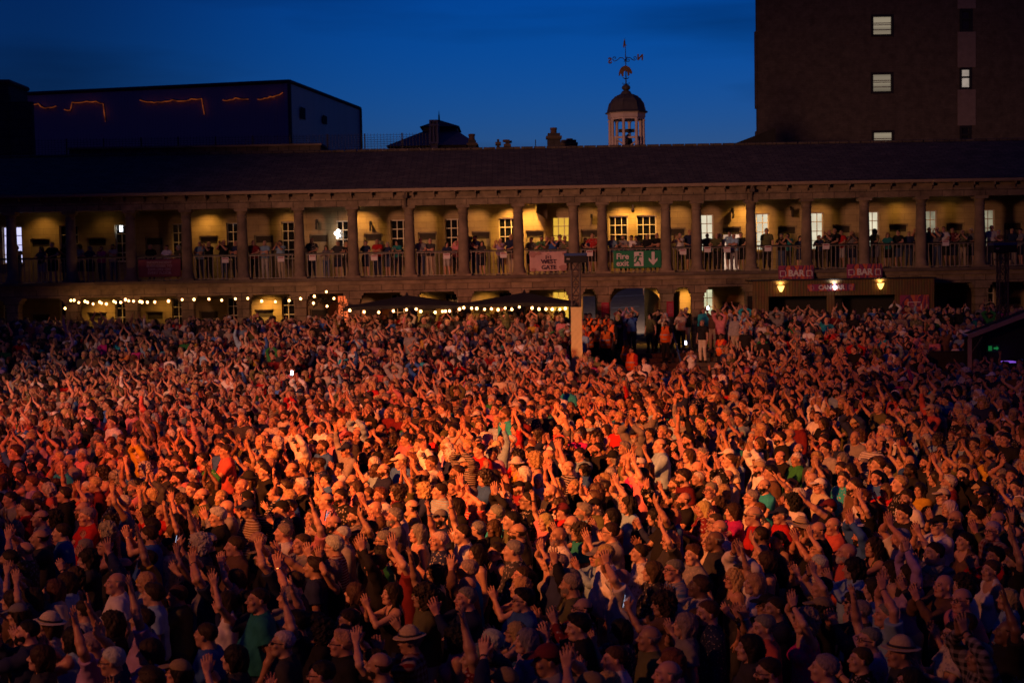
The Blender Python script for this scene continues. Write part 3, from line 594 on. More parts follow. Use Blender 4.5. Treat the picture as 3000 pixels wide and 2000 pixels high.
# ---------------------------------------------------------------- speaker towers
def truss(mb, x0, x1, y0, y1, z0, z1, step, r=.03):
    for (x_, y_) in ((x0, y0), (x1, y0), (x1, y1), (x0, y1)): mb.tube([(x_, y_, z0), (x_, y_, z1)], r, 6)
    z = z0; k = 0
    while z < z1 - .05:
        z2 = min(z + step, z1)
        for (a, b2) in (((x0, y0), (x1, y0)), ((x1, y0), (x1, y1)), ((x0, y1), (x1, y1)), ((x0, y0), (x0, y1))):
            p, q = (a, b2) if k % 2 else (b2, a)
            mb.tube([(p[0], p[1], z), (q[0], q[1], z2)], r * .5, 5); mb.tube([(a[0], a[1], z), (b2[0], b2[1], z)], r * .45, 5)
            mb.tube([(q[0], q[1], z), (p[0], p[1], z2)], r * .5, 5)
        z = z2; k += 1
def tower(px, Y, pyt, pyb, wrap, lab):
    c = at(px, 900, Y); zt_ = Z(px, pyt, Y); zw = Z(px, pyb, Y)
    t = empty('speaker_tower', (c.x, Y, 0)); tag(t, lab, 'speaker tower')
    M_al = plain('dull_aluminium', (.07, .06, .06), .6, .15)
    b = MB(); truss(b, -.15, .15, -.15, .15, .05, zt_, .42); b.build('truss_mast', M_al, t)
    MB().box(-.45, .45, -.45, .45, 0, .06).build('base_plate', M_iron, t)
    if wrap:
        n = 12; v = []; f = []
        for j in range(25):
            for i in range(4 * n):
                s_, u = divmod(i, n); u = u / n; a = .195 + .006 * math.sin(j * 1.1) + .004 * math.sin(j * 2.7 + i)
                cs_ = ((-a, -a), (a, -a), (a, a), (-a, a)); p, q = cs_[s_], cs_[(s_ + 1) % 4]
                v.append((p[0] + (q[0] - p[0]) * u, p[1] + (q[1] - p[1]) * u, .07 + (zw - .07) * j / 24))
        f = [(j * 4 * n + i, j * 4 * n + (i + 1) % (4 * n), (j + 1) * 4 * n + (i + 1) % (4 * n), (j + 1) * 4 * n + i) for j in range(24) for i in range(4 * n)]
        me = bpy.data.meshes.new('cloth_wrap'); me.from_pydata(v, [], f); me.materials.append(plain('cream_scrim_cloth', (.85, .76, .34), .9, .10, 3, bump=.3, stretch=(1, 1, .4))); link('cloth_wrap', me, t)
    b = MB(); b.box(-.40, .40, -.30, .32, zt_ - .04, zt_ + .22); b.build('speaker_cabinet', M_black, t)
    b = MB(); b.box(-.41, .41, -.31, .33, zt_ + .223, zt_ + .32); b.build('rain_cover', plain('blue_tarpaulin', (.02, .06, .22), .6, .2), t)
    b = MB()
    for s_ in (-1, 1): b.tube([(s_ * .2, -.2, zt_ - .30), (s_ * .2, -.2, zt_ - .05)], .03); b.tube([(-.24, s_ * .2, zt_ - .28), (.24, s_ * .2, zt_ - .28)], .022)
    b.build('mounting_frame', M_al, t)
    MB().box(-.34, -.22, -.312, -.302, zt_ + .08, zt_ + .14).build('maker_plate', M_rail, t)
tower(1688, 52.0, 767, 899, True, 'slim truss mast wrapped in cream cloth with speaker box on top')
tower(2937, 50.5, 737, 905, False, 'bare dark truss mast with a speaker box above the right balcony')
festoon([(1690, 897)], 55.7, 'single warm lamp on top of the cream wrapped mast') if False else None

# ---------------------------------------------------------------- tech shelter on the right
YT = 47.0
a = at(2838, 992, YT); b2 = at(3060, 908, YT)
t = empty('mixing_desk_shelter', (a.x + 2.5, YT, 0)); tag(t, 'black roofed technical shelter with pale sloping roof beam at right edge', 'shelter')
O = t.location.copy()
pl = MB(); dz = b2 - a; pl.poly([(a.x - O.x, a.z), (b2.x - O.x, b2.z), (b2.x - O.x, b2.z + .16), (a.x - O.x, a.z + .14)], -.06, .06); M_beam = plain('pale_metal_beam', (.42, .33, .26), .5, .15)
pl.build('roof_beam', M_beam, t)
MB().box(a.x - O.x - .02, a.x - O.x + .09, -.05, .06, 0, a.z - .003).build('corner_post', M_beam, t)
MB().box(a.x - O.x + .45, a.x - O.x + .52, .3, .37, 0, a.z).build('inner_post', M_iron, t)
MB().tube([(a.x - O.x + .05, 0, a.z - .55), (a.x - O.x + .45, 0, a.z + .05)], .03).build('brace', M_iron, t)
MB().poly([(a.x - O.x + .12, 0), (a.x - O.x + .12, a.z + .0), (b2.x - O.x, b2.z - .02), (b2.x - O.x, 0)], .8, .86).build('back_drape', M_black, t)
MB().poly([(a.x - O.x, a.z + .15), (b2.x - O.x, b2.z + .17), (b2.x - O.x, b2.z + .19), (a.x - O.x, a.z + .17)], .065, .5).build('roof_skin', M_black, t)
MB().box(a.x - O.x + .6, 3.2, .1, .75, 0, .95).build('desk', M_black, t)
c_ = at(2966, 1060, YT + .2) - O; MB().box(c_.x - .28, c_.x + .1, .15, .5, c_.z - .03, c_.z + .02).build('lit_console', glow('violet_console_light', (.35, .12, 1), .09), t)
MB().box(c_.x + .25, c_.x + .32, .15, .3, c_.z + .02, c_.z + .07).build('console_screen', glow('blue_console_light', (.1, .15, 1), .12), t)
e_ = at(2910, 1020, YT + .7); o = MB().box(-.22, .22, 0, .03, -.13, .13).build('exit_sign', plain('dim_green_sign', (.01, .10, .04), .6, .1)); o.location = (e_.x, YT + .72, e_.z); tag(o, 'small dark green exit sign inside the technical shelter', 'sign')
MB().poly([(.02, .03), (.12, .03), (.12, .07), (.19, 0), (.12, -.07), (.12, -.03), (.02, -.03)], -.012, -.002).build('arrow', glow('green_exit_glow', (.02, .5, .12), .045), o)
MB().box(-.16, -.04, -.012, -.002, -.08, .08).build('figure_panel', glow('green_exit_glow_dim', (.02, .5, .12), .03), o)
q0, q1 = at(2722, 1030, 50), at(2842, 1024, 50)
t = empty('crowd_barrier', ((q0.x + q1.x) / 2, 50, 0)); tag(t, 'low black screened barrier beside the technical shelter', 'barrier')
hw = (q1.x - q0.x) / 2
MB().box(-hw, hw, -.01, .02, .12, q0.z - .02).build('screen', M_black, t); MB().tube([(-hw, 0, .1), (-hw, 0, q0.z - .05), (-hw + .08, 0, q0.z), (hw - .08, 0, q0.z), (hw, 0, q0.z - .05), (hw, 0, .1)], .022, 8).build('frame', M_iron, t)
for s_ in (-1, 1): MB().box(s_ * hw - .04, s_ * hw + .04, -.3, .3, .0, .04).build('foot', M_iron, t)
# stair handrail, blue
p0, p1 = at(1989, 1022, 57.2), at(1997, 1085, 54.5)
t = empty('handrail', (p0.x, 57, 0)); tag(t, 'blue painted handrail on the steps below the gate', 'handrail')
MB().tube([(0, 2.4, 2.1), (0, .4, 1.35), (.0, -.6, .95), (0, -.7, 0)], .03, 8).build('rail', plain('blue_paint', (.03, .10, .28), .4, .1), t)
MB().tube([(0, 2.3, 1.19), (0, 2.3, 2.08)], .025).build('post', M_iron, t); MB().tube([(0, .6, .5), (0, .6, 1.42)], .025).build('post', M_iron, t)

# ---------------------------------------------------------------- buildings beyond the roof
def vol(name, xs, ys, z0, z1, mat, label, cat='building'):
    t = empty(name, ((xs[0] + xs[1]) / 2, ys[0], 0)); tag(t, label, cat); return t
M_clad, n, l, b = nodes('ribbed_metal_cladding')
tc = n.new('ShaderNodeTexCoord'); wv = n.new('ShaderNodeTexWave'); wv.bands_direction = 'X'; wv.inputs['Scale'].default_value = 1.6; bp = n.new('ShaderNodeBump'); bp.inputs['Strength'].default_value = .25; bp.inputs['Distance'].default_value = .03
l.new(tc.outputs['Object'], wv.inputs['Vector']); l.new(wv.outputs['Fac'], bp.inputs['Height']); l.new(bp.outputs[0], b.inputs['Normal']); b.inputs['Base Color'].default_value = (.62, .46, .46, 1); b.inputs['Roughness'].default_value = .5; b.inputs['Metallic'].default_value = 0
M_clad2 = plain('pale_metal_cladding', (.62, .54, .56), .5, .12, 1, stretch=(1, 1, .1), metal=.2)
P0, P1, P2 = at(80, 277, 88.5), at(847, 241, 85), at(1055, 320, 103)
t = empty('metal_clad_hall', (P1.x, 85, 0)); tag(t, 'large flat roofed metal clad hall beyond the roof on the left', 'building'); O = t.location
def quad(mb, a, b, z0=2.0, thick=.3):
    d = Vector((b.x - a.x, b.y - a.y, 0)).normalized(); nn = Vector((d.y, -d.x, 0)) * -thick
    base = len(mb.v)
    for p in (a, b, b + nn, a + nn): mb.v.append((p.x - O.x, p.y - O.y, z0)); mb.v.append((p.x - O.x, p.y - O.y, p.z))
    mb.f += [(base, base + 2, base + 3, base + 1), (base + 2, base + 4, base + 5, base + 3), (base + 4, base + 6, base + 7, base + 5), (base + 6, base, base + 1, base + 7), (base + 1, base + 3, base + 5, base + 7)]
P0b = P0 + (P0 - P1) * .25
m = MB(); quad(m, P0b, P1); m.build('front_cladding', M_clad, t)
m = MB(); quad(m, P1, P2); m.build('side_cladding', M_clad2, t)
m = MB(); d = .14
for (a, b2) in ((P0b, P1), (P1, P2)):
    m.tube([tuple(a - O + Vector((0, 0, .05))), tuple(b2 - O + Vector((0, 0, .05)))], .12, 6)
m.tube([tuple(P1 - O), (0, 0, 3)], .12, 6); m.tube([tuple(P2 - O), (P2.x - O.x, P2.y - O.y, 3)], .14, 6); m.build('edge_trim', plain('dark_trim', (.07, .06, .07), .6, .1), t)
m = MB(); m.poly([tuple(P0b - O), tuple(P1 - O), tuple(P2 - O), tuple(P2 + (P0b - P1) - O)]); m.build('roof', M_black, t)
for (pa, pb, ya, yb) in ((872, 884, 316, 350), (930, 946, 340, 364)):
    k = (((pa + pb) / 2) - 847) / (1055 - 847); Yk = 85 + 18 * k / (1 + .0); c_ = P1.lerp(P2, k); dd = (P2 - P1).normalized(); dd.z = 0; z0_, z1_ = Z(pa, yb, c_.y), Z(pa, ya, c_.y)
    m = MB(); m.poly([tuple(c_ - O - dd * .55 + Vector((.06, -.06, z0_ - c_.z))), tuple(c_ - O + dd * .55 + Vector((.06, -.06, z0_ - c_.z))), tuple(c_ - O + dd * .55 + Vector((.06, -.06, z1_ - c_.z))), tuple(c_ - O - dd * .55 + Vector((.06, -.06, z1_ - c_.z)))]); m.build('vent_opening', M_black, t)
# glowing tubes imitate orange light reflected in the front of the metal hall
M_streak = glow('orange_reflection_glow', (1, .20, .03), STREAK, .95, 1.6, (1, 1, 1))
def streak(pts, lab):
    L = [at(a, b, 85 + (847 - a) / 767 * 3.5 - .25) for a, b in pts]; t = empty('reflected_streak', L[0]); tag(t, lab, 'reflected light streak', 'orange reflected light streaks on the metal clad hall')
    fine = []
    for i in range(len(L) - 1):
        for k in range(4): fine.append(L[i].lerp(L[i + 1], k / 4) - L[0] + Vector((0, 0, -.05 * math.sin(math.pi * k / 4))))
    fine.append(L[-1] - L[0]); MB().tube([tuple(p) for p in fine], .032, 6).build('glowing_streak', M_streak, t, True)
    MB().tube([tuple(p + Vector((0, .12, .05))) for p in fine], .03, 5).build('streak_backing', M_iron, t)
r4 = lambda L: [(a / 2.138, 200 + b / 2.138) for a, b in L]
streak(r4([(178, 226), (240, 222), (265, 245), (300, 246), (350, 238)]), 'short wavering orange reflected light streak nearest the left edge')
streak(r4([(402, 258), (440, 262), (450, 215), (545, 208), (600, 207), (645, 222), (660, 335)]), 'orange reflected light streak with a long drop, second from left')
streak(r4([(875, 200), (950, 212), (985, 210), (1030, 208), (1080, 198), (1140, 206), (1200, 192), (1262, 190), (1280, 290)]), 'longest orange reflected light streak ending in a vertical drop')
streak(r4([(1395, 200), (1440, 198), (1475, 186), (1555, 194)]), 'bright orange reflected light streak left of the corner')
streak(r4([(1612, 195), (1660, 188), (1690, 178), (1730, 172), (1770, 152)]), 'orange reflected light streak rising to the building corner')

# dark block at the far left
P0, P1, P2 = at(-120, 242, 76), at(24, 240, 76), at(80, 262, 80)
t = empty('dark_block', (P1.x, 76, 0)); tag(t, 'dark flat roofed stone block rising at the left edge', 'building'); O = t.location
M_dblock = masonry('dark_stone_block', (.075, .068, .066), (.06, .054, .055), (.03, .03, .03), 1.2, .45, .02)
m = MB(); quad(m, P0, P1); quad(m, P1, P2); m.build('wall', M_dblock, t)
m = MB(); m.tube([tuple(P0 - O), tuple(P1 - O), tuple(P2 - O)], .14, 6); m.build('coping', M_trimdark, t)
m = MB(); c_ = at(36, 350, 75.7) - O; m.box(c_.x - .1, c_.x + 1.1, -.4, -.1, 3, c_.z + .9); m.build('pilaster', M_dblock, t)
# tower block at the right
YT2 = 96
t = empty('tower_block', (X(2218, YT2, 300), YT2, 0)); tag(t, 'tall brown brick block with scattered lit windows at right', 'building'); O = t.location
M_brick = masonry('brown_brick', (.125, .105, .088), (.108, .09, .076), (.095, .08, .068), .35, .12, .012, noise=.45, bump=.2)
M_panel = plain('pale_concrete_strip', (.26, .215, .20), .8, .2)
xw = lambda p: X(p, YT2, 200) - O.x
m = MB(); ops = [(xw(2552), xw(2618), Z(2585, 108, YT2), Z(2585, 43, YT2)), (xw(2551), xw(2617), Z(2585, 275, YT2), Z(2585, 212, YT2)), (xw(2553), xw(2619), Z(2585, 446, YT2), Z(2585, 382, YT2)),
    (xw(2811), xw(2849), Z(2830, 94, YT2), Z(2830, 26, YT2)), (xw(2811), xw(2847), Z(2830, 263, YT2), Z(2830, 198, YT2)), (xw(2811), xw(2846), Z(2830, 430, YT2), Z(2830, 368, YT2))]
strip = (xw(2805), xw(2858))
for (a, b2, c1_, c2_) in wall_cells(ops, xw(2218), xw(3500), 0, 34):
    inside = a >= strip[0] - .01 and b2 <= strip[1] + .01
    m.box(a, b2, 0, .5, c1_, c2_)
bx = (xw(2221) + O.x) * 110 / 96 - O.x + .4
b0 = len(m.v); m.v += [(xw(2219), .51, 0), (xw(3500), .51, 0), (xw(3500), 14, 0), (bx, 14, 0), (xw(2219), .51, 34), (xw(3500), .51, 34), (xw(3500), 14, 34), (bx, 14, 34)]; m.f += [tuple(b0 + i for i in q_) for q_ in ((0, 3, 2, 1), (4, 5, 6, 7), (0, 1, 5, 4), (1, 2, 6, 5), (2, 3, 7, 6), (3, 0, 4, 7))]
m.build('brick_wall', M_brick, t)
m = MB(); zs = sorted([0, 34] + [z for o_ in ops[3:] for z in o_[2:]])
for i in range(0, len(zs), 2): m.box(strip[0], strip[1], -.05, -.004, zs[i], zs[i + 1])
m.box(strip[0], ops[3][0], -.05, -.004, 0, 34) if False else None
m.build('concrete_strip', M_panel, t)
m = MB()
for (ya, yb) in ((-60, 26), (92, 320)): 
    z0_, z1_ = Z(2225, yb, YT2), Z(2225, ya, YT2)
m.box(xw(2213), xw(2219) , .0, .4, Z(2220, 318, YT2), Z(2220, 92, YT2)); m.box(xw(2213), xw(2219), .0, .4, 0, Z(2220, 385, YT2)); m.build('stone_quoin', M_brick, t)
G_blind = glow('lit_blinds', (.80, .66, .46), .055, .55, 1.0, (.05, 1, 1.6))
G_pane = glow('lit_pane_pale', (.8, .66, .55), .07, .3, 2)
for i, (a, b2, c1_, c2_) in enumerate(ops):
    f = MB(); tt = .16
    f.box(a, a + tt, -.04, .2, c1_, c2_); f.box(b2 - tt, b2, -.04, .2, c1_, c2_); f.box(a + tt, b2 - tt, -.04, .2, c2_ - tt, c2_); f.box(a + tt, b2 - tt, -.04, .2, c1_, c1_ + tt)
    if i >= 3: f.box(a + tt, b2 - tt, -.04, .2, c1_ + (c2_ - c1_) * .52, c1_ + (c2_ - c1_) * .60)
    wo = f.build('window', M_iron, t)
    gm = G_blind if i < 3 else (G_pane if i == 4 else glass_dark('blue_reflecting_glass', (.02, .025, .05)))
    MB().box(a + tt - .01, b2 - tt + .01, .1, .14, c1_ + tt - .01, c2_ - tt + .01).build('pane', gm, wo)
    if i < 3:
        bl = MB()
        for k, zf in enumerate((.30, .52, .60)): bl.box(a + tt, b2 - tt, .05, .09, c1_ + (c2_ - c1_) * zf, c1_ + (c2_ - c1_) * (zf + .035))
        bl.build('blind_rail', M_panel, wo)
# slate gable just left of the tower block
p0, p1, p2 = at(2120, 428, 84), at(2222, 388, 84), at(2222, 460, 84)
t = empty('gabled_house', (p0.x, 84, 0)); tag(t, 'dark slate gable peeping up left of the tower block', 'building'); O = t.location
MB().poly([(0, p0.z - 1.5), (0, p0.z - .1), (p1.x - p0.x + 1, p1.z + .25), (p1.x - p0.x + 1, p0.z - 1.5)], 0, 6).build('slate_roof', M_slate, t)
MB().box(0, p1.x - p0.x + 1, .05, 5.9, 0, p0.z - 1.5).build('wall', M_dblock, t)

# pyramid roofed building with a glazed lantern
YP = 92
f5 = lambda a, b: at(1100 + a / 2.613, 80 + b / 2.613, YP)
c = f5(487, 712); t = empty('lantern_roofed_building', (c.x, YP, 0)); tag(t, 'slate pyramid roof with a square lantern and spike finial', 'building'); O = t.location
def frus(x0a, x1a, za, x0b, x1b, zb_, ydepa, ydepb, name, mat):
    m = MB(); m.v = [(x0a - O.x, -ydepa, za), (x1a - O.x, -ydepa, za), (x1a - O.x, ydepa, za), (x0a - O.x, ydepa, za), (x0b - O.x, -ydepb, zb_), (x1b - O.x, -ydepb, zb_), (x1b - O.x, ydepb, zb_), (x0b - O.x, ydepb, zb_)]
    m.f = [(0, 1, 5, 4), (1, 2, 6, 5), (2, 3, 7, 6), (3, 0, 4, 7), (4, 5, 6, 7), (3, 2, 1, 0)]; return m.build(name, mat, t)
M_slb = plain('blue_black_slate', (.16, .15, .19), .6, .25, 3)
frus(f5(130, 940).x, f5(800, 940).x, f5(0, 960).z, f5(360, 0).x, f5(620, 0).x, f5(0, 826).z, 5, 1.9, 'main_roof', M_slb)
frus(f5(362, 0).x, f5(618, 0).x, f5(0, 828).z, f5(362, 0).x, f5(618, 0).x, f5(0, 792).z, 1.85, 1.85, 'lantern', M_slb)
frus(f5(338, 0).x, f5(636, 0).x, f5(0, 794).z, c.x - .05, c.x + .05, c.z, 2.3, .05, 'lantern_roof', M_slate)
MB().box(f5(140, 0).x - O.x + .8, f5(790, 0).x - O.x - .8, -4.6, 4.6, 0, f5(0, 950).z).build('wall', M_dblock, t)
MB().tube([(c.x - O.x, 0, c.z - .1), (c.x - O.x, 0, c.z + .35), (c.x - O.x, 0, c.z + .36), (c.x - O.x, 0, f5(0, 650).z)], [.07, .05, .03, .015]).build('finial', M_iron, t)
m = MB(); xa, xb = f5(430, 0).x - O.x, f5(495, 0).x - O.x; zz = f5(0, 945).z
for (a, b2) in ((xa, xa + .10), (xb - .10, xb), ((xa + xb) / 2 - .04, (xa + xb) / 2 + .04)): m.box(a, b2, -5.2, -5.1, zz, f5(0, 780).z)
for zc in (785, 815, 945): m.box(xa, xb, -5.22, -5.08, f5(0, zc).z - .05, f5(0, zc).z + .05)
m.build('dormer_frame', plain('pale_blue_grey_paint', (.22, .22, .28), .6, .1), t)
MB().box(xa + .05, xb - .05, -5.06, -2.0, zz - 2, f5(0, 790).z).build('dormer', M_slb, t)
def chimney(a0, a1, ytop, pot=None, Y=78, lab='', pots=()):
    x0, x1 = f5(a0, 0).x * Y / YP, f5(a1, 0).x * Y / YP; px = 1100 + (a0 + a1) / 2 / 2.613; zt_ = Z(px, 80 + ytop / 2.613, Y)
    t = empty('chimney', ((x0 + x1) / 2, Y, 7)); tag(t, lab, 'chimney', 'chimneys beyond the long roof'); hw = (x1 - x0) / 2
    MB().box(-hw, hw, -.4, .4, 0, zt_ - 7 - .28).build('stack', M_stone if False else M_dblock, t); MB().box(-hw - .07, hw + .07, -.47, .47, zt_ - 7 - .277, zt_ - 7 - .15).build('cap', M_trimdark, t); MB().box(-hw + .02, hw - .02, -.38, .38, zt_ - 7 - .147, zt_ - 7).build('top_course', M_dblock, t)
    for (pa, pt) in pots:
        xp = f5(pa, 0).x * Y / YP - t.location.x; zp = Z(1100 + pa / 2.613, 80 + pt / 2.613, Y) - 7
        MB().lathe([(.17, zt_ - 7 - .01), (.16, zp - .12), (.19, zp - .10), (.18, zp)], (xp, 0), 10).build('chimney_pot', plain('clay_pot', (.12, .07, .05), .8, .2), t)
chimney(692, 755, 868, Y=78, lab='stone chimney with one pot touching the slate pyramid roof', pots=((721, 818),))
chimney(912, 935, 862, Y=76, lab='thin plain flue between the pyramid roof and the antennas')
chimney(976, 1012, 876, Y=76, lab='short chimney with paired flues right of the thin flue', pots=((985, 862), (1003, 870)))
chimney(1302, 1402, 815, Y=76, lab='broad stone chimney, tallest beside the antennas', pots=((1351, 770),))
chimney(1404, 1524, 866, Y=79, lab='long low chimney stack joined behind the broad one', pots=((1473, 853),))
c = f5(1225, 860); c = at(1100 + 1225 / 2.613, 80 + 860 / 2.613, 75)
t = empty('aerial', (c.x, 75, 8)); tag(t, 'thin television aerial left of the broad chimney', 'aerial'); zz = c.z - 8
MB().tube([(0, 0, 0), (0, 0, zz)], .025).build('mast', M_iron, t)
m = MB(); m.tube([(-.55, 0, zz - 1.05), (1.2, 0, zz - 1.1)], .018)
for k in range(6): m.tube([(-.4 + k * .28, -.02, zz - 1.25), (-.4 + k * .28, .02, zz - .88)], .010)
m.build('antenna_elements', M_iron, t)
# roof edge mesh fence
t = empty('mesh_fence', (X(200, 71, 430), 71, 9)); tag(t, 'thin wire mesh fence standing on the roof edge', 'fence'); O = t.location
m = MB(); x0, x1 = X(85, 71, 420), X(1262, 71, 420)
zf0 = lambda x: Z(640, 445, 71); zt_ = Z(640, 399, 71); zb_ = Z(640, 450, 71)
x = x0
while x < x1: m.tube([(x - O.x, 0, zb_ - 9), (x - O.x, 0, zt_ - 9)], .009, 3); x += .16
z = zb_
while z <= zt_ + .01: m.tube([(x0 - O.x, 0, z - 9), (x1 - O.x, 0, z - 9)], .009, 3); z += .11
m.build('mesh_wires', M_iron, t)
x = x0
while x < x1 + .1: MB().tube([(x - O.x, 0, 0), (x - O.x, 0, zt_ - 9)], .035, 5).build('fence_post', M_iron, t); x += 1.85
o = MB().box(X(1060, 69.5, 440), X(1275, 69.5, 440), 69.2, 69.6, 10.0, Z(1170, 437, 69.5)).build('lead_flashing', plain('pale_lead', (.25, .22, .23), .6, .1)); tag(o, 'pale lead capped upstand on the roof ridge below the pyramid roof', 'roof upstand')

# ---------------------------------------------------------------- cupola with weathervane
YC = 73.0
f7 = lambda a, b: at(1740 + a / 4.355, 90 + b / 4.355, YC)
c = f7(420, 1500); cu = empty('bell_cupola', (c.x, YC, 9)); tag(cu, 'octagonal timber bell cupola with leaded dome above the roof ridge', 'cupola')
M_cream = plain('cream_painted_timber', (.62, .54, .52), .6, .12); M_lead = plain('weathered_lead', (.065, .06, .065), .6, .35, 2.5, stretch=(3, 3, .5), bump=.3)
zb_, ze0, ze1, zd1 = f7(0, 1560).z - 9, f7(0, 1150).z - 9, f7(0, 1065).z - 9, f7(0, 822).z - 9
R_ = (f7(660, 0).x - f7(180, 0).x) / 2
for k in range(8):
    a = rad(22.5 + 45 * k + 8); x_, y_ = (R_ - .09) * math.cos(a), (R_ - .09) * math.sin(a)
    MB().lathe([(.10, zb_ - .8), (.10, zb_), (.085, zb_ + .05), (.075, ze0 - .10), (.10, ze0 - .05), (.10, ze0)], (x_, y_), 10).build('post', M_cream, cu, True)
MB().lathe([(R_ - .02, ze0), (R_ - .02, ze0 + .08), (R_ + .02, ze0 + .10), (R_ + .02, ze1 - .05), (R_ + .08, ze1)], (0, 0), 8, rad(22.5 + 8)).build('entablature', M_cream, cu)
MB().lathe([(R_ + .14, ze1 + .003), (R_ + .15, ze1 + .05), (R_ + .04, ze1 + .12), (R_ - .01, ze1 + .28), (R_ - .08, ze1 + .50), (R_ - .2, ze1 + .72), (R_ - .42, zd1 - .08), (.38, zd1)], (0, 0), 8, rad(22.5 + 8)).build('dome', M_lead, cu)
n1 = f7(0, 770).z - 9; n2 = f7(0, 700).z - 9
MB().lathe([(.30, zd1 - .02), (.27, zd1 + .06), (.20, n1 - .04), (.12, n1), (.20, n1 + .06), (.225, (n1 + n2) / 2), (.18, n2 - .04), (.08, n2), (.05, n2 + .05)], (0, 0), 16).build('lantern_finial', M_lead, cu, True)
m = MB()
for k in range(8):
    a = rad(45 * k + 30.5); 
    for (p, q) in (((R_ + .03, ze1 + .13), (R_ - .07, ze1 + .51)), ((R_ - .07, ze1 + .51), (R_ - .41, zd1 - .07))): m.tube([(p[0] * math.cos(a), p[0] * math.sin(a), p[1]), (q[0] * math.cos(a), q[0] * math.sin(a), q[1])], .018, 5)
m.build('dome_rib', M_lead, cu)
bz = f7(0, 1300).z - 9
MB().box(-.40, .40, -.10, .10, bz - .02, bz + .14).build('headstock', M_iron, cu)
MB().lathe([(.32, bz - .75), (.27, bz - .65), (.20, bz - .45), (.16, bz - .22), (.05, bz - .12)], (.08, 0), 14).build('bell', M_iron, cu, True)
m = MB()
for s_ in (-1, 1):
    for y_ in (-.5, .5): m.box(s_ * .62 - .05, s_ * .62 + .05, y_ - .05, y_ + .05, zb_, bz - .28)
    m.tube([(s_ * .62, -.5, bz - .35), (s_ * .1, -.5, bz - .75)], .04, 5); m.tube([(s_ * .62, -.5, bz - .35), (s_ * .62, .5, bz - .35)], .05, 5)
m.box(-.66, .66, -.56, -.46, bz - .36, bz - .26); m.box(-.66, .66, -.56, -.46, bz - .82, bz - .74); m.build('bell_frame', M_cream, cu)
MB().box(-1.2, 1.2, -1.2, 1.2, -1, zb_ + .02).build('cupola_base', M_stone, cu)
va = empty('weathervane', (c.x, YC, f7(0, 700).z)); tag(va, 'wrought iron weathervane with gilt N and S letters and hanging fleece', 'weathervane'); vz = va.location.z
g7 = lambda a, b: (f7(a, b).x - c.x, f7(a, b).z - vz)
m = MB(); top = g7(388, 90)[1]; m.tube([(0, 0, -.05), (0, 0, top * .6), (-.02, 0, top)], [.035, .025, .006], 6); m.build('rod', M_iron, va)
m = MB()
for b_z, rr in ((g7(0, 690)[1], .10), (g7(0, 622)[1], .12), (g7(0, 380)[1], .09)): m.lathe([(.02, b_z - .03), (rr, b_z), (.02, b_z + .03)], (0, 0), 10)
for s_ in (-1, 1): m.tube([(s_ * .04, 0, g7(0, 620)[1]), (s_ * .13, 0, g7(0, 612)[1]), (s_ * .15, 0, g7(0, 600)[1])], .018); m.tube([(s_ * .04, 0, .05), (s_ * .14, 0, .02), (s_ * .18, 0, .08), (s_ * .14, 0, .12)], .02)
m.build('collar', M_iron, va)
m = MB(); za = g7(0, 375)[1]
m.tube([(g7(x_, y_)[0], 0, g7(x_, y_)[1]) for x_, y_ in ((395, 378), (370, 350), (335, 345), (300, 375), (265, 392), (240, 370), (245, 345), (268, 335), (280, 352), (265, 365))], .022, 5)
m.tube([(g7(x_, y_)[0], 0, g7(x_, y_)[1]) for x_, y_ in ((400, 378), (425, 350), (460, 345), (490, 372), (520, 380), (545, 362), (535, 335), (512, 335), (508, 352), (522, 360))], .022, 5)
m.tube([(g7(x_, y_)[0], 0, g7(x_, y_)[1]) for x_, y_ in ((405, 380), (425, 395), (450, 392), (455, 372), (438, 365), (432, 378))], .02, 5)
m.tube([(0, -.9, za), (0, .9, za)], .02, 5)
m.build('direction_arm', M_iron, va)
M_gilt = plain('tarnished_gilding', (.20, .12, .06), .45, .35, 6, metal=.5)
p = g7(205, 388); letters('S', .40, (p[0], -.02, p[1]), M_gilt, va, 'letter_south', .02, .02, rotz=math.pi); p = g7(590, 345); letters('N', .40, (p[0], -.02, p[1]), M_gilt, va, 'letter_north', .02, .02, rotz=math.pi)
m = MB(); pts = [(318, 580), (318, 540), (330, 500), (350, 470), (385, 450), (420, 452), (455, 470), (480, 510), (488, 530), (485, 550), (470, 552), (455, 530), (452, 575), (432, 580), (425, 530), (410, 520), (385, 515), (378, 555), (380, 580), (362, 590), (350, 560), (342, 545), (330, 575)]
m.poly([g7(a, b) for a, b in pts], -.05, .05); m.build('fleece_figure', M_gilt, va)
m = MB(); m.poly([g7(a, b) for a, b in ((388, 100), (378, 150), (372, 200), (380, 225), (395, 200), (398, 150))], -.02, .02); m.poly([g7(a, b) for a, b in ((398, 175), (420, 185), (398, 200))], -.02, .02); m.build('pointer', M_gilt, va)
# ---------------------------------------------------------------- people: one continuous surface each
class Field:
    def __init__(s, lo, hi, h):
        s.o = np.array(lo, float); s.h = h
        s.n = np.ceil((np.array(hi, float) - s.o) / h).astype(int) + 1
        s.F = np.full(s.n, 0.12, np.float32)
    def sub(s, lo, hi):
        a = np.clip(np.floor((np.array(lo) - s.o) / s.h).astype(int), 0, s.n)
        b = np.clip(np.ceil((np.array(hi) - s.o) / s.h).astype(int) + 1, 0, s.n)
        if (b <= a).any(): return None
        ax = [(s.o[i] + np.arange(a[i], b[i]) * s.h).astype(np.float32) for i in range(3)]
        X, Y, Z = np.meshgrid(*ax, indexing='ij')
        return (slice(a[0], b[0]), slice(a[1], b[1]), slice(a[2], b[2])), X, Y, Z

def smin(a, b, k):
    h = np.maximum(k - np.abs(a - b), 0) / k
    return np.minimum(a, b) - h * h * k * 0.25

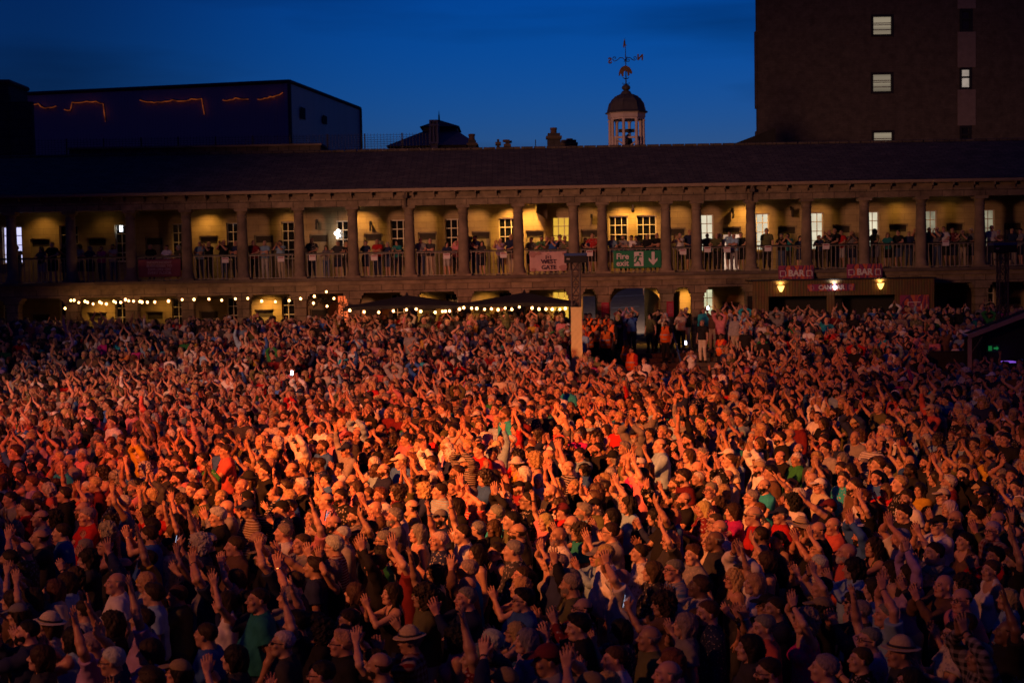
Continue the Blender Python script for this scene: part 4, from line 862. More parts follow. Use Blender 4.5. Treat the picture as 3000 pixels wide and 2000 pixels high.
def d_cone(X, Y, Z, p, q, r1, r2):
    p = np.array(p, float); q = np.array(q, float); d = q - p
    L2 = max(float(d @ d), 1e-9)
    t = np.clip(((X - p[0]) * d[0] + (Y - p[1]) * d[1] + (Z - p[2]) * d[2]) / L2, 0, 1)
    return np.sqrt((X - p[0] - t * d[0]) ** 2 + (Y - p[1] - t * d[1]) ** 2 + (Z - p[2] - t * d[2]) ** 2) - (r1 + (r2 - r1) * t)

def d_ell(X, Y, Z, c, r, R=None):
    x, y, z = X - c[0], Y - c[1], Z - c[2]
    if R is not None:
        x, y, z = (R[0][0] * x + R[1][0] * y + R[2][0] * z, R[0][1] * x + R[1][1] * y + R[2][1] * z,
                   R[0][2] * x + R[1][2] * y + R[2][2] * z)
    k0 = np.sqrt((x / r[0]) ** 2 + (y / r[1]) ** 2 + (z / r[2]) ** 2)
    k1 = np.sqrt((x / r[0] ** 2) ** 2 + (y / r[1] ** 2) ** 2 + (z / r[2] ** 2) ** 2) + 1e-9
    return k0 * (k0 - 1) / k1

def put(f, pr, off=0.0, kk=None):
    kind, a, b, r, k, R = pr[:6]
    k = kk or k
    if kind == 'c':
        rm = max(r) + off + k + 0.01
        lo = np.minimum(a, b) - rm; hi = np.maximum(a, b) + rm
    else:
        rm = max(r) + off + k + 0.01
        lo = np.array(a) - rm; hi = np.array(a) + rm
    S = f.sub(lo, hi)
    if S is None: return
    sl, X, Y, Z = S
    if kind == 'c': d = d_cone(X, Y, Z, a, b, r[0] + off, r[1] + off)
    else: d = d_ell(X, Y, Z, a, [v + off for v in r], R)
    if kind == 's':
        f.F[sl] = -smin(-f.F[sl], d, k)
    else:
        f.F[sl] = smin(f.F[sl], d, k)

def cut(f, fn):
    """intersect the field with fn(X,Y,Z) < 0"""
    ax = [(f.o[i] + np.arange(f.n[i]) * f.h).astype(np.float32) for i in range(3)]
    X, Y, Z = np.meshgrid(*ax, indexing='ij', sparse=True)
    f.F = np.maximum(f.F, fn(X, Y, Z)).astype(np.float32)

def wobble(f, amp, wl, seed, stretch=(1, 1, 1), n=7, top=1.0):
    rs = np.random.RandomState(seed)
    m = np.abs(f.F) < 0.05
    idx = np.argwhere(m)
    P = (f.o + idx * f.h) / np.array(stretch)
    v = np.zeros(len(P))
    for i in range(n):
        w = rs.normal(size=3); w *= 2 * math.pi / (wl * rs.uniform(.6, 1.6)) / np.linalg.norm(w)
        v += np.sin(P @ w + rs.uniform(0, 6.28) + 0.8 * np.sin(P @ w[[1, 2, 0]]))
    f.F[m] += np.clip(amp * v / math.sqrt(n), -2.2 * amp, top).astype(np.float32)

EDG = [((0,0,0),(1,0,0)),((0,1,0),(1,1,0)),((0,0,1),(1,0,1)),((0,1,1),(1,1,1)),
       ((0,0,0),(0,1,0)),((1,0,0),(1,1,0)),((0,0,1),(0,1,1)),((1,0,1),(1,1,1)),
       ((0,0,0),(0,0,1)),((1,0,0),(1,0,1)),((0,1,0),(0,1,1)),((1,1,0),(1,1,1))]
def nets(f):
    F = f.F.copy(); F[0] = F[-1] = .1; F[:, 0] = F[:, -1] = .1; F[:, :, 0] = F[:, :, -1] = .1
    I = F < 0
    c = np.zeros(tuple(np.array(F.shape) - 1), np.int8)
    for dx in (0, 1):
        for dy in (0, 1):
            for dz in (0, 1):
                c += I[dx:F.shape[0] - 1 + dx, dy:F.shape[1] - 1 + dy, dz:F.shape[2] - 1 + dz]
    act = np.argwhere((c > 0) & (c < 8))
    idm = np.full(c.shape, -1, np.int32); idm[tuple(act.T)] = np.arange(len(act))
    acc = np.zeros((len(act), 3)); cnt = np.zeros(len(act))
    for a, b in EDG:
        a = np.array(a); b = np.array(b)
        fa = F[tuple((act + a).T)]; fb = F[tuple((act + b).T)]
        m = (fa < 0) != (fb < 0)
        t = np.where(m, fa / np.where(m, fa - fb, 1), 0)
        acc += np.where(m[:, None], a + (b - a) * t[:, None], 0); cnt += m
    V = f.o + (act + acc / np.maximum(cnt, 1)[:, None]) * f.h
    quads = []
    for ax in range(3):
        u, w = (ax + 1) % 3, (ax + 2) % 3
        A = np.take(I, range(0, F.shape[ax] - 1), ax); B = np.take(I, range(1, F.shape[ax]), ax)
        e = np.argwhere(A != B)
        e = e[(e[:, u] > 0) & (e[:, w] > 0) & (e[:, u] < F.shape[u] - 1) & (e[:, w] < F.shape[w] - 1)]
        s = A[tuple(e.T)]
        q = []
        for du, dw in ((-1, -1), (0, -1), (0, 0), (-1, 0)):
            g = e.copy(); g[:, u] += du; g[:, w] += dw
            q.append(idm[tuple(g.T)])
        q = np.stack(q, 1)
        q[~s] = q[~s][:, ::-1]
        quads.append(q)
    return V, np.concatenate(quads)

def mesh_np(name, V, Q, mats=(), midx=None, paint=None, smooth=True):
    me = bpy.data.meshes.new(name)
    k = Q.shape[1]
    me.vertices.add(len(V)); me.vertices.foreach_set('co', np.asarray(V, np.float32).ravel())
    me.loops.add(Q.size); me.loops.foreach_set('vertex_index', np.asarray(Q, np.int32).ravel())
    me.polygons.add(len(Q)); me.polygons.foreach_set('loop_start', np.arange(0, Q.size, k, dtype=np.int32))
    for m in mats: me.materials.append(m)
    if midx is not None: me.polygons.foreach_set('material_index', np.asarray(midx, np.int32))
    if paint is not None:
        ca = me.color_attributes.new('paint', 'FLOAT_COLOR', 'POINT')
        ca.data.foreach_set('color', np.concatenate([paint, np.ones((len(V), 1))], 1).astype(np.float32).ravel())
    me.update(calc_edges=True)
    if smooth: me.polygons.foreach_set('use_smooth', np.ones(len(Q), bool))
    return me

def rot(ax, a):
    c, s = math.cos(a), math.sin(a)
    return np.array({'x': [[1,0,0],[0,c,-s],[0,s,c]], 'y': [[c,0,s],[0,1,0],[-s,0,c]], 'z': [[c,-s,0],[s,c,0],[0,0,1]]}[ax], float)

def unit(v): v = np.array(v, float); return v / (np.linalg.norm(v) + 1e-9)

def elbow(S, W, l1, l2, pole):
    S = np.array(S, float); W = np.array(W, float); d = W - S; L = np.linalg.norm(d)
    if L > (l1 + l2) * .995: W = S + d / L * (l1 + l2) * .995; d = W - S; L = np.linalg.norm(d)
    u = d / L; a = (l1 * l1 - l2 * l2 + L * L) / (2 * L); h = math.sqrt(max(l1 * l1 - a * a, 0))
    p = np.array(pole, float); p -= u * (p @ u); p = unit(p)
    return S + u * a + p * h, W

# pose: per side (left, right) wrist target, elbow pole, finger direction, palm normal, curl
def poses(rs):
    j = lambda a=.02: rs.uniform(-a, a)
    P = {}
    def sym(w, pole, fd, pn, curl=.15, sp=.13):
        return [[(s * w[0] + j(), w[1] + j(), w[2] + j(.03)), (s * pole[0], pole[1], pole[2]), (s * fd[0], fd[1], fd[2]), (s * pn[0], pn[1], pn[2]), curl, sp] for s in (-1, 1)]
    P['high'] = sym((.055, -.15, 1.80), (1, -.15, .1), (-.22, -.1, 1), (-1, -.1, -.2))
    P['tall'] = sym((.07, -.05, 1.88), (1, .1, 0), (-.25, 0, 1), (-1, 0, -.2))
    P['apart'] = sym((.15, -.16, 1.84), (1, -.2, -.2), (-.1, -.15, 1), (-1, -.1, 0), .2, .2)
    P['face'] = sym((.055, -.30, 1.50), (.9, -.1, -1), (-.2, -.35, 1), (-1, -.1, -.1))
    P['chest'] = sym((.05, -.32, 1.27), (.8, .1, -1), (-.15, -.7, .8), (-1, 0, 0))
    P['bothup'] = sym((.24, -.07, 1.90), (1, .2, -.2), (.1, -.1, 1), (-.2, -1, 0), .1, .25)
    P['down'] = sym((.25, -.03, .88), (.3, 1, 0), (.05, -.15, -1), (-1, 0, 0), .5, .06)
    P['phone'] = sym((.055, -.36, 1.56), (.7, 0, -1), (-.2, -.15, 1), (-.8, .5, 0), .8, .05)
    P['fold'] = sym((-.07, -.215, 1.20), (1, .1, -.6), (-1, .1, .12), (0, .9, 0), .3, .05)
    a = sym((.2, -.1, 1.93), (1, .1, -.2), (.05, -.15, 1), (-.2, -1, 0), .15, .3)
    b = sym((.06, -.3, 1.3), (.8, .1, -1), (-.3, -.5, .8), (-1, 0, 0), .4)
    P['oneup'] = [a[0], b[1]]
    P['point'] = [sym((.12, -.42, 1.78), (.8, 0, -.6), (0, -.6, 1), (-.3, -.9, -.3), .15, .2)[0], P['down'][1]]
    P['bentup'] = [sym((.09, -.16, 1.78), (1, -.3, .2), (-.4, -.2, .7), (-.3, .8, .3), .4, .1)[0], P['chest'][1]]
    P['rail'] = sym((.14, -.33, 1.12), (.9, .2, -.4), (-.7, -.6, -.1), (0, 0, -1), .4, .08)
    return P

def hand_prims(W, fd, pn, side, curl, spread, big=1.0, tag='hand'):
    """palm, four fingers of unequal length with two bends, thumb from the side of the palm near its base"""
    f = unit(fd); n = unit(np.array(pn, float) - f * (np.array(pn, float) @ f)); x = np.cross(f, n) * side
    if np.dot(x, x) < .5: x = unit(x)
    # x points to the thumb side
    s = 1.05 * big; out = []
    W = np.array(W, float)
    K = []
    offs = (.030, .010, -.010, -.029); pl = (.082, .086, .081, .072); fl = (.066, .074, .069, .054)
    for i in range(4):
        kn = W + f * pl[i] * s + x * offs[i] * s
        K.append(kn)
        out.append(('c', W + x * offs[i] * .55 * s + f * .004, kn, (.0165 * s, .0125 * s), .012, None, tag))
    out.append(('c', K[0], K[3], (.0115 * s, .0105 * s), .008, None, tag))
    for i in range(4):
        a = (1.5 - i) * spread + .0
        d = unit(f * math.cos(a) + x * math.sin(a))
        c1 = curl * (.5 + .18 * i)
        d1 = unit(d * math.cos(c1) + n * math.sin(c1)); d2 = unit(d * math.cos(c1 * 2.3) + n * math.sin(c1 * 2.3))
        m = K[i] + d1 * fl[i] * .52 * s; e = m + d2 * fl[i] * .5 * s
        out.append(('c', K[i], m, (.0098 * s, .0089 * s), .005, None, tag))
        out.append(('c', m, e, (.0089 * s, .0076 * s), .004, None, tag))
    t0 = W + f * .022 * s + x * .016 * s; t1 = W + f * .052 * s + x * .046 * s + n * .012 * s
    t2 = t1 + unit(f * .8 + x * .42 + n * .35) * .048 * s
    out.append(('c', t0, t1, (.0165 * s, .0125 * s), .010, None, tag)); out.append(('c', t1, t2, (.0115 * s, .0088 * s), .006, None, tag))
    return out

def figure(sex, pose, seed, belly=0.0, yaw=0.0, pitch=0.0, tilt=0.0, step=.0):
    """list of primitives for a body facing -Y, 1.74 m tall, plus the head frame"""
    rs = np.random.RandomState(seed)
    m = sex == 'm'
    sw = .178 if m else .152; hw = .092 if m else .098; bb = .118 if m else .108
    P = []
    A = lambda kind, a, b, r, k, tag, R=None: P.append((kind, np.array(a, float), None if b is None else np.array(b, float), r, k, R, tag))
    A('e', (0, .012, 1.30), None, (sw * .98, bb, .17), .05, 'torso')
    A('c', (-sw * .78, .01, 1.405), (sw * .78, .01, 1.405), (.066, .066), .06, 'torso')
    A('e', (0, .0, 1.10), None, (.145 if m else .126, .105, .16), .07, 'torso')
    A('e', (0, .012, .955), None, (.168 if m else .175, .118, .135), .06, 'torso')
    A('c', (0, .022, 1.40), (0, .018, 1.47), (.085, .062), .05, 'torso')
    if not m:
        for s in (-1, 1): A('e', (s * .075, -.085, 1.265), None, (.068, .068, .068), .03, 'torso')
    if belly: A('e', (0, -.055 - belly * .05, 1.09), None, (.14 + belly * .02, .11 + belly * .035, .16), .08, 'torso')
    for s in (-1, 1):
        st = step * s
        hip = np.array((s * hw, .01, .90)); kn = np.array((s * (hw + .012), -.02 + st * .5, .49)); an = np.array((s * (hw + .025), .03 + st, .085))
        A('c', hip, kn, (.088, .058), .05, 'leg'); A('c', kn, an, (.056, .038), .03, 'leg')
        A('e', kn + (0, .03, -.12), None, (.05, .055, .11), .04, 'leg')
        A('c', an + (0, .03, -.045), an + (s * .03, -.125, -.05), (.038, .032), .03, 'foot')
    pz = poses(rs)[pose]
    arms = []
    for s, (W, pole, fd, pn, curl, sp) in zip((-1, 1), pz):
        up = max(0, W[2] - 1.45)
        S = np.array((s * (sw - up * .03), .012, 1.405 + up * .085))
        E, W = elbow(S, W, .285, .252, pole)
        A('c', S, E, (.053 if m else .047, .041 if m else .036), .045, 'uparm')
        mid = E + (W - E) * .35
        A('c', E, mid, (.040 if m else .034, .041 if m else .035), .02, 'forearm'); A('c', mid, W, (.040 if m else .034, .027 if m else .024), .03, 'forearm')
        P.extend(hand_prims(W, fd, pn, -s, curl, sp, 1.0 if m else .92))
        arms.append((S, E, W))
    # head frame
    R = rot('z', yaw) @ rot('x', -pitch) @ rot('y', tilt)
    hc = np.array((0, -.008, 1.605)) + R @ np.array((0, -.01, .0))
    H = lambda p: hc + R @ np.array(p, float)
    A('c', (0, .028, 1.42), H((0, .028, -.03)), (.064 if m else .055, .056 if m else .049), .03, 'neck')
    A('e', H((0, .016, .035)), None, (.076, .096, .084), .02, 'head', R)
    w = 1.0 if m else .93
    A('e', H((0, -.022, -.033)), None, (.061 * w, .070, .082), .03, 'head', R)
    A('c', H((-.03 * w, -.045, -.088)), H((.03 * w, -.045, -.088)), (.022, .022), .03, 'head')
    A('e', H((0, -.070, -.094)), None, (.020, .018, .018), .025, 'head', R)
    A('c', H((-.036, -.076, .024)), H((.036, -.076, .024)), (.014, .014), .02, 'head')
    for s in (-1, 1):
        A('s', H((s * .032, -.104, .006)), None, (.019, .017, .013), .015, 'head', R)
        A('e', H((s * .031, -.080, .006)), None, (.013, .013, .012), .004, 'head', R)
        A('e', H((s * .042, -.066, -.022)), None, (.024, .020, .020), .02, 'head', R)
        A('e', H((s * .079, .012, -.002)), None, (.010, .020, .031), .010, 'head', R @ rot('z', s * .35))
    A('c', H((0, -.088, .014)), H((0, -.112, -.024)), (.0085, .0125), .012, 'head')
    for s in (-1, 1): A('e', H((s * .012, -.099, -.028)), None, (.010, .010, .008), .006, 'head', R)
    A('c', H((-.017, -.088, -.052)), H((.017, -.088, -.052)), (.0065, .0065), .006, 'head')
    A('c', H((-.014, -.086, -.064)), H((.014, -.086, -.064)), (.0075, .0075), .006, 'head')
    return dict(P=P, arms=arms, R=R, hc=hc, sex=sex, pose=pose, seed=seed, belly=belly)

def paint_body(V, fig):
    R, hc = fig['R'], fig['hc']
    L = (V - hc) @ R
    c = np.ones((len(V), 3))
    x, y, z = np.abs(L[:, 0]), L[:, 1], L[:, 2]
    front = y < -.06
    def tint(m, col, a=1.0): c[m] = c[m] * (1 - a) + np.array(col) * a
    tint(front & (z > .020) & (z < .034) & (x > .014) & (x < .050), (.42, .34, .30))
    tint((y < -.05) & ((x - .031) ** 2 + (z - .006) ** 2 * 1.6 < .0145 ** 2), (.45, .40, .40))
    tint((y < -.05) & ((x - .031) ** 2 + (z - .006) ** 2 < .0075 ** 2), (.06, .05, .05))
    tint(front & (x < .024) & (z < -.046) & (z > -.070) & (y < -.078), (.78, .45, .45))
    tint(front & (x < .018) & (z < -.057) & (z > -.060), (.30, .12, .12))
    tint((y < -.075) & (x > .004) & (x < .012) & (z < -.031) & (z > -.040), (.4, .3, .3))
    tint((x < .05) & (x > .03) & (y < -.05) & (z < -.005) & (z > -.035), (1.06, .82, .78), .6)
    hand = np.zeros(len(V), bool)
    for S, E, W in fig['arms']: hand |= np.linalg.norm(V - W, axis=1) < .2
    tint(hand, (1.05, .88, .85), .6)
    return np.clip(c, 0, 1.2)

def bounds(P, tags, pad):
    lo = np.full(3, 9.); hi = -lo
    for p in P:
        if p[6] in tags and p[0] != 's':
            for q in (p[1], p[2]):
                if q is not None:
                    lo = np.minimum(lo, q - max(p[3])); hi = np.maximum(hi, q + max(p[3]))
    return lo - pad, hi + pad

def body_mesh(fig, h):
    tags = {'torso', 'leg', 'foot', 'uparm', 'forearm', 'hand', 'neck', 'head'}
    lo, hi = bounds(fig['P'], tags, h * 3)
    f = Field(lo, hi, h)
    for p in fig['P']: put(f, p)
    V, Q = nets(f)
    return V, Q, paint_body(V, fig)

def shirt_mesh(fig, h, sleeve='short', neck='crew', hem=.92, dress=False):
    P = fig['P']; seed = fig['seed']
    tg = {'torso'} if sleeve == 'none' else ({'torso', 'uparm'} if sleeve == 'short' else {'torso', 'uparm', 'forearm'})
    lo, hi = bounds(P, tg, .05)
    if dress: lo[2] = .38; lo[0] = min(lo[0], -.33); hi[0] = max(hi[0], .33); lo[1] = min(lo[1], -.3); hi[1] = max(hi[1], .3)
    f = Field(lo, hi, h)
    g = 1.0 if fig['sex'] == 'm' else .6
    for p in P:
        if p[6] in tg:
            if p[6] == 'torso' and sleeve == 'none' and p[0] == 'c' and p[1][2] > 1.39 and p[2][2] < 1.42: put(f, p, .006, .04); continue
            z = p[1][2]
            put(f, p, (.015 if p[6] == 'torso' and z > 1.2 else .026 * g if p[6] == 'torso' else .013), None)
    put(f, ('c', np.array((0, -.005, 1.25)), np.array((0, 0, .97)), (.11 + .02 * g, .135 + .02 * g), .05, None, ''))
    if fig['sex'] == 'm':
        for s in (-1, 1): put(f, ('c', np.array((s * .06, .0, 1.24)), np.array((s * .075, 0, .94)), (.115, .118), .06, None, ''))
    if dress:
        for s in (-1, 1): put(f, ('c', np.array((s * .06, .0, .95)), np.array((s * .12, 0, .42)), (.13, .17), .08, None, ''))
    if sleeve != 'none':
        for (S, E, W) in fig['arms']:
            t = S + (E - S) * .55
            put(f, ('c', S + (E - S) * .1, t, (.062, .067) if fig['sex'] == 'm' else (.054, .058), .05, None, ''))
    wobble(f, .008, .22, seed + 5, (1, 1, 1.8), top=.006); wobble(f, .0032, .09, seed + 6, (1, 1, 1.6), top=.003)
    arms = fig['arms']
    def fn(X, Y, Z):
        d = (hem if not dress else .45) - Z + 0 * X + 0 * Y
        for S, E, W in arms:   # end of the sleeves
            if sleeve == 'none':
                c = S + (E - S) * .12; n = unit(E - S)
            elif sleeve == 'short':
                c = S + (E - S) * .62; n = unit(E - S)
            else:
                c = W - (W - E) * .06; n = unit(W - E)
            pl = (X - c[0]) * n[0] + (Y - c[1]) * n[1] + (Z - c[2]) * n[2]
            e2 = c + n * (.24 if sleeve != 'long' else .1)
            near = -d_cone(X, Y, Z, c - n * .02, e2, .10 if sleeve != 'none' else .085, .10)
            d = np.maximum(d, np.minimum(pl, near))
        if neck == 'crew': nk = d_cone(X, Y, Z, (0, .02, 1.46), (0, -.03, 1.60), .072, .10)
        elif neck == 'v': nk = np.minimum(d_cone(X, Y, Z, (0, .02, 1.47), (0, -.03, 1.60), .07, .1), d_cone(X, Y, Z, (0, -.14, 1.38), (0, -.12, 1.50), .02, .07))
        elif neck == 'strap': nk = np.minimum(d_ell(X, Y, Z, (0, -.11, 1.47), (.088, .13, .125)), d_ell(X, Y, Z, (0, .13, 1.45), (.085, .10, .12)))
        else: nk = d_cone(X, Y, Z, (0, .02, 1.49), (0, -.03, 1.62), .066, .10)
        return np.maximum(d, -nk)
    cut(f, fn)
    return nets(f)

def legs_mesh(fig, h, kind='long'):
    tg = {'leg'}
    P = fig['P']; lo, hi = bounds(P, tg, .05); hi[2] = 1.02; lo[0] -= .03; hi[0] += .03; lo[1] -= .06; hi[1] += .06
    f = Field(lo, hi, h)
    for p in P:
        if p[6] == 'leg': put(f, p, .014)
        if p[6] == 'torso' and p[1][2] < 1.0: put(f, p, .012)
    if kind == 'shorts':
        for p in P:
            if p[6] == 'leg' and p[1][2] > .8: put(f, p, .03)
    wobble(f, .004, .22, fig['seed'] + 9, (1, 1, 1), top=.004)
    z0 = {'long': .085, 'shorts': .50, 'crop': .25}[kind]
    cut(f, lambda X, Y, Z: np.maximum(z0 - Z, Z - 1.0) + 0 * X + 0 * Y)
    return nets(f)

def shoes_mesh(fig, h):
    P = fig['P']; lo, hi = bounds(P, {'foot'}, .04)
    f = Field(lo, hi, h)
    for p in P:
        if p[6] == 'foot': put(f, p, .010)
    cut(f, lambda X, Y, Z: np.maximum(.001 - Z, Z - .10) + 0 * X + 0 * Y)
    return nets(f)

# hair and headwear in the head's own frame (face to -Y)
def hair_mesh(style, h, seed=0, hat=False):
    f = Field((-.2, -.2, -.36), (.2, .24, .22), h)
    E = lambda c, r, k=.02: put(f, ('e', np.array(c, float), None, r, k, None, ''))
    Cc = lambda a, b, r, k=.02: put(f, ('c', np.array(a, float), np.array(b, float), r, k, None, ''))
    line = lambda Y: np.where(Y < .0, .018 - Y * .72, .018 - Y * 1.0)
    shell = {'short': .008, 'crop': .003, 'thick': .020, 'bald': .002, 'long': .014, 'bob': .018, 'curly': .028, 'pony': .008, 'bun': .008, 'wavy': .020, 'swept': .013}[style]
    E((0, .018, .037), (.079 + shell, .100 + shell, .086 + shell * 1.1))
    if style in ('thick', 'swept'): E((0, -.045, .095), (.062, .045, .03 + shell * .5), .02)
    wl = {'curly': .035, 'wavy': .05}.get(style, .03)
    if style == 'bald': cut(f, lambda X, Y, Z: np.maximum(np.maximum(line(Y) - Z, Z - .042 + np.abs(X) * 0 - (Y - .08).clip(0) * .6), .0 * X - Y - .035))
    elif style in ('short', 'crop', 'thick', 'swept'):
        cut(f, lambda X, Y, Z: np.maximum(line(Y) - Z, -.072 - Y) + X * 0)
        if style != 'crop': cut(f, lambda X, Y, Z: -d_ell(X, Y, Z, (0, -.098, .02), (.064, .045, .055)))
    elif style in ('pony', 'bun'):
        cut(f, lambda X, Y, Z: np.maximum(line(Y) - Z, -.076 - Y) + X * 0)
        if style == 'pony': Cc((0, .12, .05), (0, .16, -.02), (.03, .034)); Cc((0, .16, -.02), (0, .135, -.20), (.033, .014))
        else: E((0, .10, .095), (.042, .042, .038), .008)
    elif style == 'curly':
        E((0, .05, .0), (.112, .10, .11), .05); 
        for s in (-1, 1): E((s * .075, .03, -.06), (.055, .065, .08), .04)
        cut(f, lambda X, Y, Z: -d_ell(X, Y, Z, (0, -.13, -.04), (.072, .10, .115)))
    else:
        dn = {'long': -.26, 'bob': -.095, 'wavy': -.23}[style]
        E((0, .05, -.01), (.088, .075, .09), .04)
        Cc((0, .085, -.02), (0, .085, dn * .85), (.062, .06 if style != 'long' else .045), .04)
        for s in (-1, 1): Cc((s * .072, .02, .0), (s * (.078 if style != 'wavy' else .09), .025, dn), (.030, .026 if style != 'wavy' else .034), .035)
        cut(f, lambda X, Y, Z: -d_ell(X, Y, Z, (0, -.115, -.03), (.066, .085, .105)))
        cut(f, lambda X, Y, Z: -d_cone(X, Y, Z, (0, .01, -.10), (0, -.01, -.3), .058, .07))
    if hat: cut(f, lambda X, Y, Z: Z - .05 + 0 * X + 0 * Y)
    if style == 'curly': wobble(f, .010, .05, seed, n=9); wobble(f, .005, .024, seed + 1, n=9)
    elif style == 'wavy': wobble(f, .008, .05, seed, (1, 1, 1.6)); wobble(f, .004, .018, seed + 1, (1, 1, 3))
    elif style != 'bald': wobble(f, .0026, wl * 1.5, seed, (1, 1, 2.2) if style in ('long', 'bob', 'pony') else (1, 1.8, 1.2)); wobble(f, .0028, .014, seed + 1, (1, 1, 3))
    return nets(f)

def beard_mesh(h, seed=0):
    f = Field((-.12, -.16, -.16), (.12, .08, .04), h)
    put(f, ('e', np.array((0, -.026, -.036)), None, (.066, .076, .090), .02, None, ''))
    put(f, ('e', np.array((0, -.068, -.10)), None, (.030, .026, .028), .03, None, ''))
    cut(f, lambda X, Y, Z: np.maximum(Z + .030 + np.abs(X) * -.35 + .012, Y - .0 + 0 * X))
    cut(f, lambda X, Y, Z: -d_ell(X, Y, Z, (0, -.115, -.052), (.026, .04, .012)))
    wobble(f, .003, .014, seed)
    return nets(f)

def hat_mesh(kind, h):
    f = Field((-.26, -.28, -.06), (.26, .26, .22), h)
    E = lambda c, r, k=.01, R=None: put(f, ('e', np.array(c, float), None, r, k, R, ''))
    if kind == 'cap':
        E((0, .014, .045), (.088, .108, .092)); cut(f, lambda X, Y, Z: .045 - Z + 0 * X + 0 * Y)
        E((0, -.115, .052), (.072, .078, .0105), .012, rot('x', .22)); E((0, .014, .138), (.009, .009, .008), .004)
    elif kind == 'flat':
        E((0, .0, .085), (.095, .125, .045), .02, rot('x', .25)); E((0, .014, .06), (.086, .106, .05), .02)
        cut(f, lambda X, Y, Z: .042 - Z + 0 * X + 0 * Y)
        E((0, -.108, .052), (.062, .05, .010), .012, rot('x', .2))
    else:
        w = .155 if kind == 'fedora' else .205
        E((0, .01, .062), (.088, .105, .10)); 
        put(f, ('e', np.array((0, .01, .19)), None, (.03, .07, .045), .03, None, ''))
        cut(f, lambda X, Y, Z: np.maximum(.05 - Z, Z - .165) + 0 * X + 0 * Y)
        if kind == 'fedora': put(f, ('s', np.array((0, .01, .178)), None, (.022, .075, .028), .02, None, ''))
        E((0, .01, .052), (w, w * 1.08, .0105), .015, rot('x', .06))
        if kind == 'sunhat': wobble(f, .006, .16, 4, n=4)
    return nets(f)
